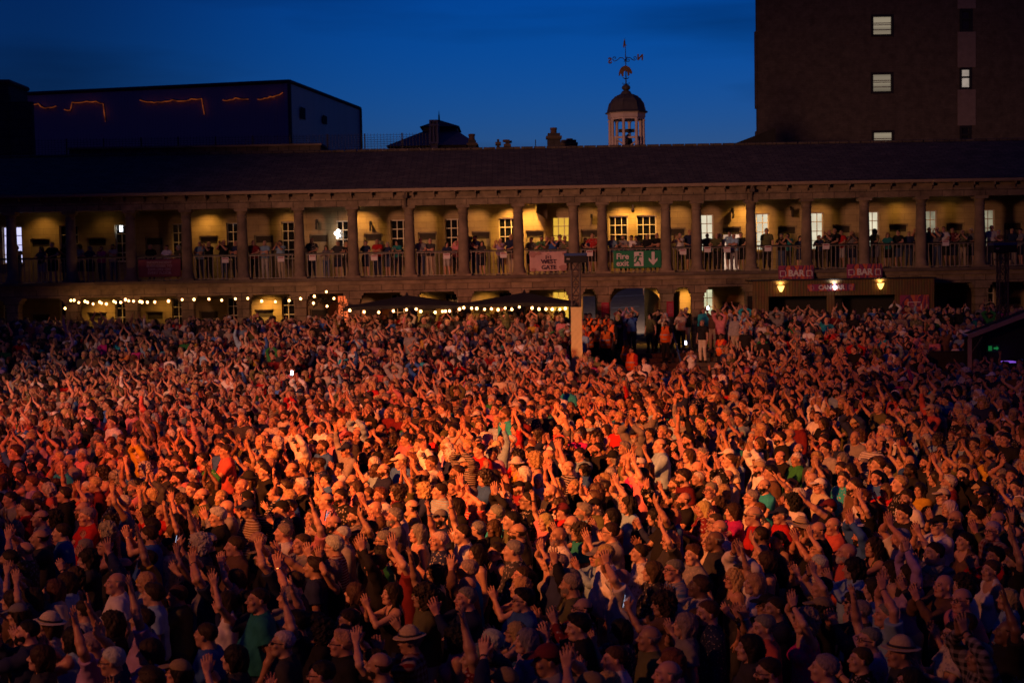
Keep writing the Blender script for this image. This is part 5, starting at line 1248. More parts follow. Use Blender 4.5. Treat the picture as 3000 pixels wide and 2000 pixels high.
# ---------------------------------------------------------------- materials of the people
def noise_col(n, l, tc_out, scale, lo, hi, detail=3):
    no = n.new('ShaderNodeTexNoise'); no.inputs['Scale'].default_value = scale; no.inputs['Detail'].default_value = detail; l.new(tc_out, no.inputs['Vector'])
    r = n.new('ShaderNodeMapRange'); r.inputs['From Min'].default_value = .3; r.inputs['From Max'].default_value = .7; r.inputs['To Min'].default_value = lo; r.inputs['To Max'].default_value = hi; l.new(no.outputs['Fac'], r.inputs['Value'])
    return no, r
def person_mat(name, src, pattern=None, paint=False, rough=.7, nlo=.85, nhi=1.12, nscale=14, stretch=(1, 1, 1), spec=.4):
    """colour comes from the object (near people) or from the crowd's per person attribute"""
    m, n, l, b = nodes(name)
    if src == 'OBJ': oi = n.new('ShaderNodeObjectInfo'); col = oi.outputs['Color']
    else: at_ = n.new('ShaderNodeAttribute'); at_.attribute_type = 'INSTANCER'; at_.attribute_name = src; col = at_.outputs['Color']
    tc = n.new('ShaderNodeTexCoord'); mp = n.new('ShaderNodeMapping'); mp.inputs['Scale'].default_value = stretch; l.new(tc.outputs['Object'], mp.inputs[0]); P = mp.outputs[0]
    def mul(a, b_, kind='MULTIPLY', fac=1.0):
        x = n.new('ShaderNodeMix'); x.data_type = 'RGBA'; x.blend_type = kind
        if isinstance(fac, float): x.inputs[0].default_value = fac
        else: l.new(fac, x.inputs[0])
        l.new(a, x.inputs[6])
        if isinstance(b_, tuple): x.inputs[7].default_value = (*b_, 1)
        else: l.new(b_, x.inputs[7])
        return x.outputs[2]
    if pattern:
        if pattern == 'attr': pa = n.new('ShaderNodeAttribute'); pa.attribute_type = 'INSTANCER'; pa.attribute_name = 'pat'
        fac = None
        def wave(dirn, sc, th):
            wv = n.new('ShaderNodeTexWave'); wv.bands_direction = dirn; wv.inputs['Scale'].default_value = sc; wv.inputs['Distortion'].default_value = 0; l.new(tc.outputs['Object'], wv.inputs['Vector'])
            g = n.new('ShaderNodeMath'); g.operation = 'GREATER_THAN'; g.inputs[1].default_value = th; l.new(wv.outputs['Fac'], g.inputs[0]); return g.outputs[0]
        def vor(sc, th):
            v = n.new('ShaderNodeTexVoronoi'); v.inputs['Scale'].default_value = sc; l.new(tc.outputs['Object'], v.inputs['Vector'])
            g = n.new('ShaderNodeMath'); g.operation = 'LESS_THAN'; g.inputs[1].default_value = th; l.new(v.outputs['Distance'], g.inputs[0]); return g.outputs[0]
        second = (.32, .29, .28)
        if pattern == 'stripe': fac = wave('Z', 10, .62)
        elif pattern == 'check':
            a_, b2_ = wave('X', 5, .55), wave('Z', 5, .55); ad = n.new('ShaderNodeMath'); ad.operation = 'ADD'; l.new(a_, ad.inputs[0]); l.new(b2_, ad.inputs[1]); mm = n.new('ShaderNodeMath'); mm.operation = 'MULTIPLY'; mm.inputs[1].default_value = .42; l.new(ad.outputs[0], mm.inputs[0]); fac = mm.outputs[0]
        elif pattern == 'floral': fac = vor(24, .32)
        elif pattern == 'spot': fac = vor(38, .22)
        elif pattern == 'attr':
            a_, b2_ = wave('Z', 9, .6), vor(22, .32)
            g1 = n.new('ShaderNodeMath'); g1.operation = 'GREATER_THAN'; g1.inputs[1].default_value = .93; l.new(pa.outputs['Fac'], g1.inputs[0])
            g2 = n.new('ShaderNodeMath'); g2.operation = 'LESS_THAN'; g2.inputs[1].default_value = .12; l.new(pa.outputs['Fac'], g2.inputs[0])
            m1 = n.new('ShaderNodeMath'); m1.operation = 'MULTIPLY'; l.new(a_, m1.inputs[0]); l.new(g1.outputs[0], m1.inputs[1])
            m2 = n.new('ShaderNodeMath'); m2.operation = 'MULTIPLY'; l.new(b2_, m2.inputs[0]); l.new(g2.outputs[0], m2.inputs[1])
            ad = n.new('ShaderNodeMath'); ad.operation = 'MAXIMUM'; l.new(m1.outputs[0], ad.inputs[0]); l.new(m2.outputs[0], ad.inputs[1]); fac = ad.outputs[0]
        x = n.new('ShaderNodeMix'); x.data_type = 'RGBA'; l.new(fac, x.inputs[0]); l.new(col, x.inputs[6]); x.inputs[7].default_value = (*second, 1); col = x.outputs[2]
    if paint:
        ca = n.new('ShaderNodeAttribute'); ca.attribute_name = 'paint'; col = mul(col, ca.outputs['Color'])
    no, r = noise_col(n, l, P, nscale, nlo, nhi); col = mul(col, r.outputs['Result'])
    l.new(col, b.inputs['Base Color']); b.inputs['Roughness'].default_value = rough; b.inputs['Specular IOR Level'].default_value = spec
    return m
MN = {'skin': person_mat('skin', 'OBJ', paint=True, rough=.48, nscale=30, nlo=.9, nhi=1.08, spec=.5), 'plain': person_mat('plain_fabric', 'OBJ', rough=.85, nscale=9, spec=.2),
      'stripe': person_mat('striped_fabric', 'OBJ', 'stripe', rough=.85, spec=.2), 'check': person_mat('checked_fabric', 'OBJ', 'check', rough=.85, spec=.2),
      'floral': person_mat('floral_fabric', 'OBJ', 'floral', rough=.85, spec=.2), 'spot': person_mat('spotted_fabric', 'OBJ', 'spot', rough=.85, spec=.2),
      'hair': person_mat('hair', 'OBJ', rough=.62, nlo=.6, nhi=1.2, nscale=40, stretch=(2.5, 2.5, .5), spec=.25), 'felt': person_mat('woven_hat', 'OBJ', rough=.8, nscale=60, nlo=.8, nhi=1.1, spec=.2)}
MF = {'skin': person_mat('crowd_skin', 'skin_col', paint=True, rough=.5), 'top': person_mat('crowd_tops', 'top_col', 'attr', rough=.85, spec=.2), 'leg': person_mat('crowd_trousers', 'leg_col', rough=.9, spec=.2),
      'hair': person_mat('crowd_hair', 'hair_col', rough=.5, nlo=.5, nhi=1.3, nscale=30), 'hat': person_mat('crowd_hats', 'hat_col', rough=.8, spec=.2)}
M_specs = plain('spectacle_frame', (.015, .012, .012), .3, .1)
M_strapw = plain('watch_strap', (.02, .02, .025), .5, .2)
M_metal = plain('steel_bracelet', (.5, .48, .45), .25, .1, metal=.9)
M_phone = plain('phone_case', (.02, .02, .02), .3, .1)

TARGET = Vector((-23, 12, 0))       # the stage everyone looks at
def facing(x, y, j=0.0): return math.atan2(TARGET.y - y, TARGET.x - x) + math.pi / 2 + j   # rotation about z for a body facing -Y
def face_near(x, y, j=0.0):
    return facing(x, y, j)

# ---------------------------------------------------------------- near people: library of bodies
HB_ = .0082
SPECS = [  # sex, pose, sleeve, neck, belly
 ('m','high','short','crew',0),('m','high','long','shirt',.6),('m','tall','short','crew',0),('m','face','short','crew',.3),('m','face','long','shirt',0),('m','face','short','shirt',.9),
 ('m','chest','short','crew',.8),('m','chest','long','shirt',.2),('m','oneup','short','crew',.2),('m','oneup','short','shirt',.5),('m','bothup','short','crew',0),('m','apart','short','crew',.4),
 ('m','down','short','crew',.7),('m','down','long','shirt',.3),('m','down','short','shirt',0),('m','phone','short','crew',0),('m','fold','short','crew',.5),('m','bentup','short','crew',.2),('m','point','short','crew',0),
 ('f','high','short','v',0),('f','high','none','strap',0),('f','tall','long','v',0),('f','face','none','strap',0),('f','face','short','v',0),('f','face','long','shirt',.4),('f','chest','short','crew',.5),
 ('f','chest','none','strap',.2),('f','oneup','short','v',0),('f','oneup','none','strap',0),('f','bothup','short','crew',0),('f','apart','none','strap',.2),('f','down','short','crew',.3),('f','down','none','strap',0),
 ('f','down','long','v',.2),('f','phone','short','v',0),('f','bentup','short','crew',0),('f','point','none','strap',0)]
LIB = []
rsL = random.Random(11)
for i, (sx, ps, sl, nk, be) in enumerate(SPECS):
    fg = figure(sx, ps, 100 + i * 13, be, yaw=rsL.uniform(-.28, .28), pitch=rsL.uniform(-.05, .2), tilt=rsL.uniform(-.07, .07), step=rsL.uniform(-.04, .04))
    V, Q, pc = body_mesh(fg, HB_)
    d = dict(fig=fg, sex=sx, pose=ps, sleeve=sl, belly=be)
    d['body'] = mesh_np('person_body', V, Q, [MN['skin']], None, pc)
    d['top'] = mesh_np('top', *shirt_mesh(fg, .0095, sl, nk), [MN['plain']])
    d['legs'] = mesh_np('trousers', *legs_mesh(fg, .016, 'long'), [MN['plain']])
    d['shoes'] = mesh_np('shoes', *shoes_mesh(fg, .014), [MN['plain']])
    d['HM'] = Matrix.Translation(Vector(fg['hc'])) @ Matrix([list(r) for r in fg['R']]).to_4x4()
    LIB.append(d)
HAIR = {}
for st in ('short', 'crop', 'thick', 'swept', 'bald', 'long', 'bob', 'curly', 'pony', 'bun', 'wavy'):
    for k in range(2): HAIR[(st, k, False)] = mesh_np('hair', *hair_mesh(st, .0062, k * 5 + 1), [MN['hair']])
    HAIR[(st, 0, True)] = mesh_np('hair', *hair_mesh(st, .0068, 1, True), [MN['hair']])
BEARD = mesh_np('beard', *beard_mesh(.0058), [MN['hair']])
HATS = {k: mesh_np(k, *hat_mesh(k, .0065), [MN['felt']]) for k in ('cap', 'flat', 'fedora', 'sunhat')}
_b = MB()
_b.tube([(.0925 * math.cos(a), .01 + .112 * math.sin(a), .072) for a in [i * math.pi / 12 for i in range(25)]], .011, 6)
band = _b.build('hat_band', M_strapw); BAND = band.data; bpy.data.objects.remove(band)
_b = MB()
for s_ in (-1, 1):
    _b.tube([(s_ * .032 + .023 * math.cos(a), -.106, .006 + .018 * math.sin(a)) for a in [i * math.pi / 8 for i in range(17)]], .0028, 5)
    _b.tube([(s_ * .055, -.104, .010), (s_ * .074, -.06, .012), (s_ * .083, .01, .010)], .0028, 5)
_b.tube([(-.010, -.108, .010), (.010, -.108, .010)], .0028, 5)
q = _b.build('glasses', M_specs); GLASS = q.data; bpy.data.objects.remove(q)
SUNG = mesh_np('sunglasses', *(lambda f: (put(f, ('e', np.array((-.031, -.103, .004)), None, (.025, .007, .019), .004, None, '')), put(f, ('e', np.array((.031, -.103, .004)), None, (.025, .007, .019), .004, None, '')), put(f, ('c', np.array((.05, -.10, .01)), np.array((.084, .0, .01)), (.004, .004), .004, None, '')), put(f, ('c', np.array((-.05, -.10, .01)), np.array((-.084, .0, .01)), (.004, .004), .004, None, '')), nets(f))[-1])(Field((-.11, -.13, -.03), (.11, .03, .04), .0035)), [M_specs])

SKIN = {'fair': (.56, .34, .235), 'pink': (.56, .30, .21), 'tan': (.44, .25, .155), 'olive': (.40, .25, .16), 'brown': (.17, .095, .06), 'dark': (.075, .042, .03)}
HCOL = {'black': (.012, .010, .010), 'dark': (.030, .020, .014), 'brown': (.075, .042, .022), 'auburn': (.16, .06, .025), 'blonde': (.48, .33, .15), 'grey': (.22, .205, .195), 'white': (.50, .48, .46)}
TCOL = {'white': (.72, .71, .70), 'cream': (.60, .54, .42), 'black': (.014, .014, .016), 'charcoal': (.05, .05, .055), 'grey': (.24, .24, .25), 'navy': (.018, .026, .08), 'blue': (.04, .12, .40), 'sky blue': (.25, .42, .60), 'cyan': (.03, .38, .50),
        'teal': (.02, .20, .20), 'green': (.03, .20, .06), 'olive': (.11, .115, .05), 'red': (.45, .02, .02), 'maroon': (.15, .015, .02), 'coral': (.62, .12, .09), 'pink': (.62, .22, .26), 'magenta': (.50, .02, .22), 'orange': (.60, .19, .03), 'mustard': (.50, .32, .03), 'lilac': (.38, .26, .48), 'brown': (.14, .08, .05)}
HATC = {'black': (.015, .015, .016), 'navy': (.02, .028, .07), 'white': (.75, .74, .72), 'straw': (.58, .46, .27), 'cream': (.62, .56, .42), 'khaki': (.28, .22, .12), 'grey': (.2, .2, .2), 'maroon': (.14, .02, .03), 'striped': (.45, .38, .22)}
HAIRW = {'short': 'short {} hair', 'crop': 'cropped {} hair', 'thick': 'thick {} hair', 'swept': 'swept back {} hair', 'bald': 'bald head and {} sides', 'long': 'long straight {} hair', 'bob': '{} bob', 'curly': 'big curly {} hair', 'pony': '{} ponytail', 'bun': '{} hair in a bun', 'wavy': 'wavy {} hair'}
POSEW = {'high': 'clapping overhead', 'tall': 'hands pressed together high overhead', 'apart': 'hands raised about to clap', 'face': 'clapping at face height', 'chest': 'clapping at chest height', 'bothup': 'both arms raised', 'down': 'arms down', 'phone': 'holding hands up at the face', 'fold': 'arms folded', 'oneup': 'one arm raised high', 'point': 'one arm reaching forward', 'bentup': 'one arm bent up to the face'}

PEOPLE = []   # (label pieces, position) for near people
def add_person(x, y, z, sex, pose, hair, hc, topc, pat='plain', skin='fair', hat=None, hatc='black', glasses=0, beard=False, h=None, jit=None, legc='navy', rs=random, mirror=None, sleeve=None, group='audience standing in the courtyard', label=None, rot_=None, extra=None):
    c = [i for i, d in enumerate(LIB) if d['sex'] == sex and d['pose'] == pose and (sleeve is None or d['sleeve'] == sleeve)]
    if not c: c = [i for i, d in enumerate(LIB) if d['sex'] == sex and d['pose'] == pose]
    if not c: c = [i for i, d in enumerate(LIB) if d['sex'] == sex and d['pose'] == 'face']
    d = LIB[rs.choice(c)]
    h = h or (rs.gauss(1.77, .06) if sex == 'm' else rs.gauss(1.655, .055))
    s = h / 1.745; mirror = (rs.random() < .5) if mirror is None else mirror
    o = link('person', d['body']); o.location = (x, y, z); o.rotation_euler = (0, 0, (facing(x, y) if rot_ is None else rot_) + (rs.gauss(0, .16) if jit is None else jit))
    w_ = s * rs.uniform(.96, 1.08); o.scale = (-w_ if mirror else w_, s * rs.uniform(.98, 1.06), s)
    sk = SKIN[skin]; k = rs.uniform(.85, 1.12); o.color = (*[min(.8, c_ * k) for c_ in sk], 1)
    def part(name, me, col=None, mat=None, head=False):
        p = link(name, me, o)
        if head: p.matrix_local = d['HM']
        if col is not None: p.color = (*col, 1)
        if mat is not None: p.material_slots[0].link = 'OBJECT'; p.material_slots[0].material = mat
        return p
    kk = rs.uniform(.85, 1.15)
    part({'m': 'shirt', 'f': 'top'}[sex], d['top'], [min(.8, v * kk) for v in TCOL[topc]], MN[pat] if pat != 'plain' else None)
    part('trousers', d['legs'], TCOL[legc]); part('shoes', d['shoes'], (.03, .025, .02) if rs.random() < .6 else (.5, .5, .5))
    hcv = [v * rs.uniform(.85, 1.2) for v in HCOL[hc]]
    if not (hair == 'bald' and rs.random() < .35 and not hat): part('hair', HAIR[(hair, 0, True)] if hat else HAIR[(hair, rs.randrange(2), False)], hcv, None, True)
    if beard: part('beard', BEARD, [v * .9 for v in hcv], None, True)
    if glasses == 1: part('glasses', GLASS, None, None, True)
    if glasses == 2: part('sunglasses', SUNG, None, None, True)
    if hat:
        hp = part('hat', HATS[hat], HATC[hatc], MN['stripe'] if hatc == 'striped' else None, True)
        if hat in ('fedora', 'sunhat'): b_ = link('hat_band', BAND, hp)
    # wrist watch or bracelet
    if pose not in ('down', 'fold') and rs.random() < .5:
        S, E, W = d['fig']['arms'][rs.randrange(2)]; ax = Vector(W - E).normalized(); c_ = Vector(W) - ax * .015
        u = ax.orthogonal().normalized(); v = ax.cross(u); wb = MB(); wb.tube([tuple(c_ + (u * math.cos(a) + v * math.sin(a)) * .0285) for a in [i * math.pi / 6 for i in range(13)]], .006 if rs.random() < .5 else .009, 5)
        wb.build('wristwatch', M_strapw if rs.random() < .65 else M_metal, o)
    if pose == 'phone' and rs.random() < .6:
        pass
    who = 'man' if sex == 'm' else 'woman'
    hw_ = HAIRW[hair].format(hc) if not hat else None
    base = f"{who} in {(pat + ' ') if pat != 'plain' else ''}{topc} top"
    base = base.replace('check ', 'checked ').replace('stripe ', 'striped ').replace('spot ', 'spotted ')
    base = base.replace('striped ', 'white striped ').replace('checked ', 'checked ')
    hd = (f"wearing a {hatc} " + {'cap': 'cap', 'flat': 'flat cap', 'fedora': 'brimmed hat', 'sunhat': 'wide sun hat'}[hat]) if hat else 'with ' + hw_
    xt = []
    if beard: xt.append('bearded')
    if glasses: xt.append('bespectacled' if glasses == 1 else 'sunglassed')
    o['category'] = 'person'; o['group'] = group
    PEOPLE.append(dict(o=o, core=(' '.join(xt) + ' ' + base).strip(), head=hd, pose=POSEW[pose], short=f"{who} in {topc}", x=x, y=y, fixed=label))
    if extra: extra(o, d)
    return o

# people one can pick out in the photograph: head centre pixel, then looks
# px, py, sex, pose, hair, colour, top, pattern, skin, hat, hatcolour, glasses, beard, sleeve
NEAR = """1204 1880 m face short grey maroon check tan fedora straw 1 0 short
1336 1872 f down curly black pink plain tan - - 0 0 none
1442 1885 m down short white charcoal check pink - - 1 1 long
1544 1880 f down bob grey lilac floral fair - - 0 0 short
1697 1838 m face thick black black plain fair - - 0 0 short
1820 1851 f face bob black navy floral fair - - 1 0 short
1906 1872 m down bald grey olive plain tan - - 0 0 shirt
1820 1698 m high bald grey white plain fair - - 0 0 short
1676 1715 m chest short grey olive plain tan - - 0 1 short
1640 1655 m down short grey navy plain pink - - 0 1 short
1527 1723 f face long blonde brown plain fair - - 0 0 none
1374 1672 m down short grey cyan plain pink - - 0 0 short
1368 1756 m face short grey navy plain pink - - 0 0 long
1400 1625 f down bob black black plain fair - - 0 0 none
1455 1618 f down bun dark black plain fair - - 0 0 none
1519 1561 m down bald dark black plain tan - - 1 1 short
1455 1506 m down short grey cyan plain fair - - 1 0 short
1289 1587 m oneup short white navy floral pink - - 0 0 short
1357 1566 m oneup short dark white plain fair - - 0 0 long
1638 1572 m down bald grey white floral tan - - 0 1 short
1744 1485 m down crop dark olive plain fair cap black 0 0 short
1102 1493 m face bald brown brown plain pink - - 0 0 short
1166 1498 m down short dark white plain fair - - 0 0 short
1952 1519 m bentup swept dark black plain tan - - 2 0 short
1965 1583 f bentup long blonde charcoal plain fair - - 1 0 none
1876 1621 f down short dark white floral fair - - 0 0 short
1914 1676 f down bob brown charcoal floral fair - - 0 0 short
1977 1672 m down short grey blue check pink - - 1 0 short
1944 1770 f phone curly dark brown plain tan - - 0 0 short
1127 1583 m face short grey brown plain tan - - 1 0 short
1120 1632 m down thick black green plain tan - - 0 0 short
1085 1553 m bentup short dark navy plain olive - - 0 1 short
1276 1684 f face bob dark charcoal plain fair - - 1 0 none
1150 1742 f face bob dark black plain fair - - 0 0 none
1245 1748 m oneup curly dark olive plain olive - - 0 0 short
1022 1820 m down short dark charcoal plain tan - - 0 0 long
344 1710 m down bald grey white plain pink - - 0 0 short
451 1744 m down thick dark sky#blue plain fair - - 0 0 short
421 1820 m oneup short dark lilac plain olive - - 0 0 long
608 1862 m down crop dark blue plain tan - - 0 0 short
872 1828 m bothup thick black navy plain fair - - 0 0 short
942 1850 f down curly black black plain tan - - 0 0 short
778 1630 m down short brown black plain fair cap khaki 0 0 short
434 1642 m oneup short dark mustard plain tan - - 0 0 long
612 1591 m phone short dark black plain tan cap cream 0 0 short
723 1464 m down short dark navy plain fair cap black 2 0 short
1006 1570 m down crop white grey check pink - - 0 0 long
833 1561 m down short grey white plain pink - - 0 0 short
918 1515 m down short dark cream plain tan - - 0 0 short
710 1425 m down bald white coral plain pink - - 0 0 short
514 1532 f down bob black navy plain fair - - 0 0 short
119 1578 m face bald dark charcoal plain tan - - 0 0 short
446 1549 m face thick black brown plain fair - - 0 0 short
183 1561 m down short dark blue plain fair - - 0 0 short
38 1761 f down bob dark brown plain fair - - 0 0 short
160 1730 f down long brown cream plain fair - - 0 0 short
94 1756 f high bob dark navy plain fair - - 0 0 short
272 1892 m bothup short grey lilac plain tan - - 0 0 long
123 1930 f down bob dark charcoal plain fair - - 0 0 short
442 1912 f face bob dark lilac plain fair - - 0 0 short
523 1746 f face short brown olive plain tan - - 0 0 short
850 1753 m face short grey grey plain pink - - 0 0 short
2076 1797 m down short brown navy spot fair - - 0 0 long
2009 1832 f down long grey grey plain fair - - 0 0 short
2034 1628 m down thick brown grey floral fair - - 0 0 short
2081 1587 f down long blonde cream plain fair - - 0 0 short
2110 1550 m down bald grey white floral pink - - 0 0 short
2212 1712 f oneup long blonde white plain fair - - 0 0 short
2280 1583 f down pony dark black plain olive - - 0 0 none
2348 1545 f down bob brown olive floral tan sunhat striped 0 0 none
2442 1542 m chest bald grey coral plain pink - - 0 0 short
2484 1622 m down bald white coral plain pink - - 0 1 short
2400 1655 f face short white cream stripe fair - - 0 0 short
2504 1668 f face wavy black sky#blue plain fair - - 0 0 long
2561 1727 f down bob dark white plain fair - - 0 0 short
2522 1792 m face crop grey charcoal plain pink - - 1 0 long
2665 1684 f tall long dark lilac plain fair - - 0 0 long
2642 1916 m down short grey charcoal plain tan fedora straw 0 0 short
2361 1822 f high curly grey magenta floral fair - - 0 0 none
2274 1785 m face short dark navy plain olive - - 0 0 short
2720 1690 f face short grey charcoal plain fair - - 0 0 long
2752 1540 m face short grey white plain fair cap black 2 0 short
2765 1457 m down short dark grey plain fair cap cream 1 0 short
2822 1716 f down curly dark white plain fair - - 0 0 short
2829 1830 f face short dark brown plain tan - - 0 0 none
2829 1587 f down short black brown plain fair - - 0 0 none
2862 1510 m down thick black charcoal plain tan - - 1 0 short
2910 1557 m down short white maroon check pink - - 1 0 short
2905 1672 f down short brown white plain fair - - 0 0 none
2975 1651 m oneup crop dark black plain olive - - 0 1 short
2955 1855 m oneup bald dark black plain brown - - 0 0 short
2404 1425 m down short white cream plain pink cap white 1 0 short
2230 1570 m down crop dark black plain brown - - 0 1 short
2640 1578 m high short white white plain pink - - 0 0 short
2289 1512 m down short grey red plain fair cap navy 0 0 short
2323 1472 m down curly black white plain fair - - 0 0 short
2204 1458 m down crop grey cream plain pink - - 1 0 short
2085 1438 m down short grey white plain pink - - 1 0 short
2659 1463 m down thick dark white plain fair - - 0 1 short
2430 1490 m point short dark black plain fair cap maroon 0 0 short
2545 1500 f high bob brown black plain fair - - 0 0 short
1650 1500 m face short dark red plain fair cap maroon 0 0 short
1560 1470 f face long dark white plain fair - - 0 0 none
1480 1440 f down bob dark charcoal plain fair - - 0 0 short
1380 1450 m high short grey pink plain pink - - 0 0 short
1290 1440 m down short dark sky#blue stripe fair - - 0 0 short
1835 1455 m high crop dark grey plain fair - - 1 0 short
1600 1530 f oneup long blonde pink plain fair - - 0 0 short
1700 1560 f down curly dark teal plain olive - - 0 0 short
1790 1560 m face short dark grey plain fair - - 1 0 short
2150 1500 f face bob dark magenta plain fair - - 0 0 short
930 1640 m face short brown maroon plain fair - - 0 0 short
690 1700 f high bob brown grey stripe fair - - 0 0 short
615 1690 m high short dark navy plain tan - - 0 0 short
760 1760 m down crop dark teal plain tan - - 0 0 short
260 1640 f face wavy dark charcoal plain fair - - 0 0 short
30 1640 m down short dark black plain tan - - 0 0 short
330 1830 f down wavy dark black plain fair - - 0 0 short
690 1930 f down bob black charcoal plain fair - - 0 0 short
1100 1945 f high wavy dark black plain fair - - 0 0 short
2200 1900 f down long black charcoal plain fair - - 0 0 short
2420 1960 m down short grey magenta plain fair - - 0 0 short
1620 1965 f down bob blonde blue plain fair - - 0 0 short
1960 1980 m down bald grey navy plain pink - - 0 0 short"""
def ground_from_head(px, py, h):
    zh = h * (1.60 / 1.745); d = at(px, py, 1.0) - Vector((0, 0, CAMZ)); k = (zh - CAMZ) / d.z
    return d.x * k, k
taken = []
rsN = random.Random(5)
for ln in NEAR.split('\n'):
    px, py, sex, pose, hair, hc, topc, pat, skin, hat, hatc, gl, bd, slv = ln.split()
    h = rsN.gauss(1.76, .03) if sex == 'm' else rsN.gauss(1.67, .03)
    x, y = ground_from_head(float(px), float(py), h)
    add_person(x, y, 0, sex, pose, hair, hc, topc.replace('#', ' '), pat, skin, None if hat == '-' else hat, hatc, int(gl), bd == '1', h, rsN.gauss(0, .10), rs=rsN, legc=rsN.choice(['navy', 'charcoal', 'black', 'cream']), sleeve=slv if slv in ('short', 'long', 'none') else None)
    taken.append((x, y, .40))

# ---------------------------------------------------------------- crowd points over the courtyard and the terrace
def ground_z(y, x=None):
    if x is not None and not (GX0 < x < GX1): return 0.0 if y < 48.6 else min(1.2, (int((y - 48.6) / 1.56) + 1) * 1.2 / 7 - .002)
    return 0.0 if y < 56.6 else min(1.2, (int((y - 56.6) / .42) + 1) * 1.2 / 7)
def inview(x, y, m=1.0): return abs(x) < .36 * y + m
pts = []
rsP = random.Random(21)
sp = .64; row = 0; y = 10.6
while y < 56.4:
    n = int((.36 * y + 2.0) * 2 / sp) + 1
    for i in range(n):
        x = -(.36 * y + 2.0) + i * sp + (row % 2) * sp / 2 + rsP.gauss(0, .13); yy = y + rsP.gauss(0, .14)
        if y < 21 and rsP.random() < .04: continue
        if rsP.random() < .05: continue
        pts.append((x, yy))
    y += sp * .93; row += 1
def blocked(x, y):
    p = 1500 + FPX * x / y   # position across the view
    if y > 46.0 and X(1795, y, 1080) < x < X(2130, y, 1080): return True      # lane kept free below the gate
    if 50.0 < y < 57 and X(1712, y, 1000) < x < X(1800, y, 1000) and rsP.random() < .8: return True
    if 45.5 < y < 51.5 and x > X(2715, y, 1050): return True                   # technical shelter
    if y > 44.3 and X(1664, y, 1000) < x < X(1712, y, 1000) and y < 52.6: return True   # kept clear round the mast
    return False
free = []
for (x, yy) in pts:
    if blocked(x, yy): continue
    if any((x - a) ** 2 + (yy - b) ** 2 < r_ * r_ for a, b, r_ in taken): continue
    free.append((x, yy))
free.sort(key=lambda p: p[1])

def rand_look(rs):
    sex = 'm' if rs.random() < .55 else 'f'
    pose = rs.choices(['high', 'tall', 'apart', 'face', 'chest', 'oneup', 'bothup', 'down', 'phone', 'fold', 'bentup', 'point'], [11, .7, 1, 24, 14, 1.5, .6, 40, 3, 3, 2.5, .8])[0]
    if sex == 'm': hair = rs.choices(['short', 'crop', 'thick', 'swept', 'bald', 'curly'], [30, 19, 9, 11, 30, 1])[0]; hc = rs.choices(['black', 'dark', 'brown', 'grey', 'white', 'blonde'], [14, 28, 20, 24, 9, 3])[0]
    else: hair = rs.choices(['long', 'bob', 'curly', 'pony', 'bun', 'wavy', 'short'], [20, 26, 7, 10, 7, 16, 14])[0]; hc = rs.choices(['black', 'dark', 'brown', 'auburn', 'grey', 'white', 'blonde'], [12, 28, 20, 6, 10, 5, 16])[0]
    topc = rs.choices(list(TCOL), [12, 5, 21, 12, 8, 17, 5, 4, 1, 1, 1.5, 5, 4, 4, 1.5, 3, .7, .7, 1.5, 2, 4])[0]
    pat = rs.choices(['plain', 'stripe', 'check', 'floral', 'spot'], [72, 5, 9, 9, 5])[0]
    skin = rs.choices(list(SKIN), [34, 34, 20, 8, 3, 1])[0]
    hat = rs.choices([None, 'cap', 'flat', 'fedora', 'sunhat'], [89, 7.5, 1.5, 1.7, .3])[0]
    hatc = {'cap': rs.choice(['black', 'navy', 'white', 'khaki', 'grey', 'maroon']), 'flat': rs.choice(['grey', 'khaki', 'black']), 'fedora': rs.choice(['straw', 'cream', 'black']), 'sunhat': rs.choice(['straw', 'white', 'striped'])}.get(hat, 'black')
    gl = rs.choices([0, 1, 2], [62, 28, 10])[0]; bd = sex == 'm' and rs.random() < .28
    return sex, pose, hair, hc, topc, pat, skin, hat, hatc, gl, bd
NIND = 284
rest = []; nind = len(PEOPLE)
rsR = random.Random(77)
for (x, yy) in free:
    vis = inview(x, yy, .35) and yy > 11.0
    if vis and nind < NIND:
        L = rand_look(rsR); add_person(x, yy, ground_z(yy, x), *L[:7], L[7], L[8], L[9], L[10], None, None, rs=rsR, legc=rsR.choice(['navy', 'charcoal', 'black', 'cream'])); nind += 1
    elif yy > 14: rest.append((x, yy))
# stewards in orange and people standing clear on the steps below the gate
M_vest = plain('orange_high_visibility_vest', (.95, .17, .01), .6, .05)
M_reflex = plain('grey_reflective_band', (.55, .55, .5), .35, .1)
VEST = {}
def vest(o, d):
    key = id(d)
    if key not in VEST:
        f = dict(d['fig']); V, Q = shirt_mesh({**f, 'P': [(p[0], p[1], p[2], tuple(v + .016 for v in p[3]), p[4], p[5], p[6]) if p[6] == 'torso' else p for p in f['P']]}, .012, 'none', 'v', .84)
        b_ = MB()
        VEST[key] = mesh_np('vest', V, Q, [M_vest])
        me2 = mesh_np('reflective_band', *(lambda f2: nets(f2))(band_field(f)), [M_reflex]); VEST[(key, 1)] = me2
    v = link('vest', VEST[key], o); link('reflective_band', VEST[(key, 1)], v)
def band_field(f):
    P = f['P']; fl = Field((-.34, -.30, .86), (.34, .30, 1.26), .012)
    for p in P:
        if p[6] == 'torso': put(fl, p, .045)
    put(fl, ('c', np.array((0, -.005, 1.25)), np.array((0, 0, .9)), (.15, .17), .05, None, ''))
    cut(fl, lambda X, Y, Z: np.minimum(np.abs(Z - .98), np.abs(Z - 1.16)) - .024 + 0 * X + 0 * Y)
    return fl
def on_px(px, py_head, Y, h): p = at(px, py_head, Y); return p.x, p.z - h * .917
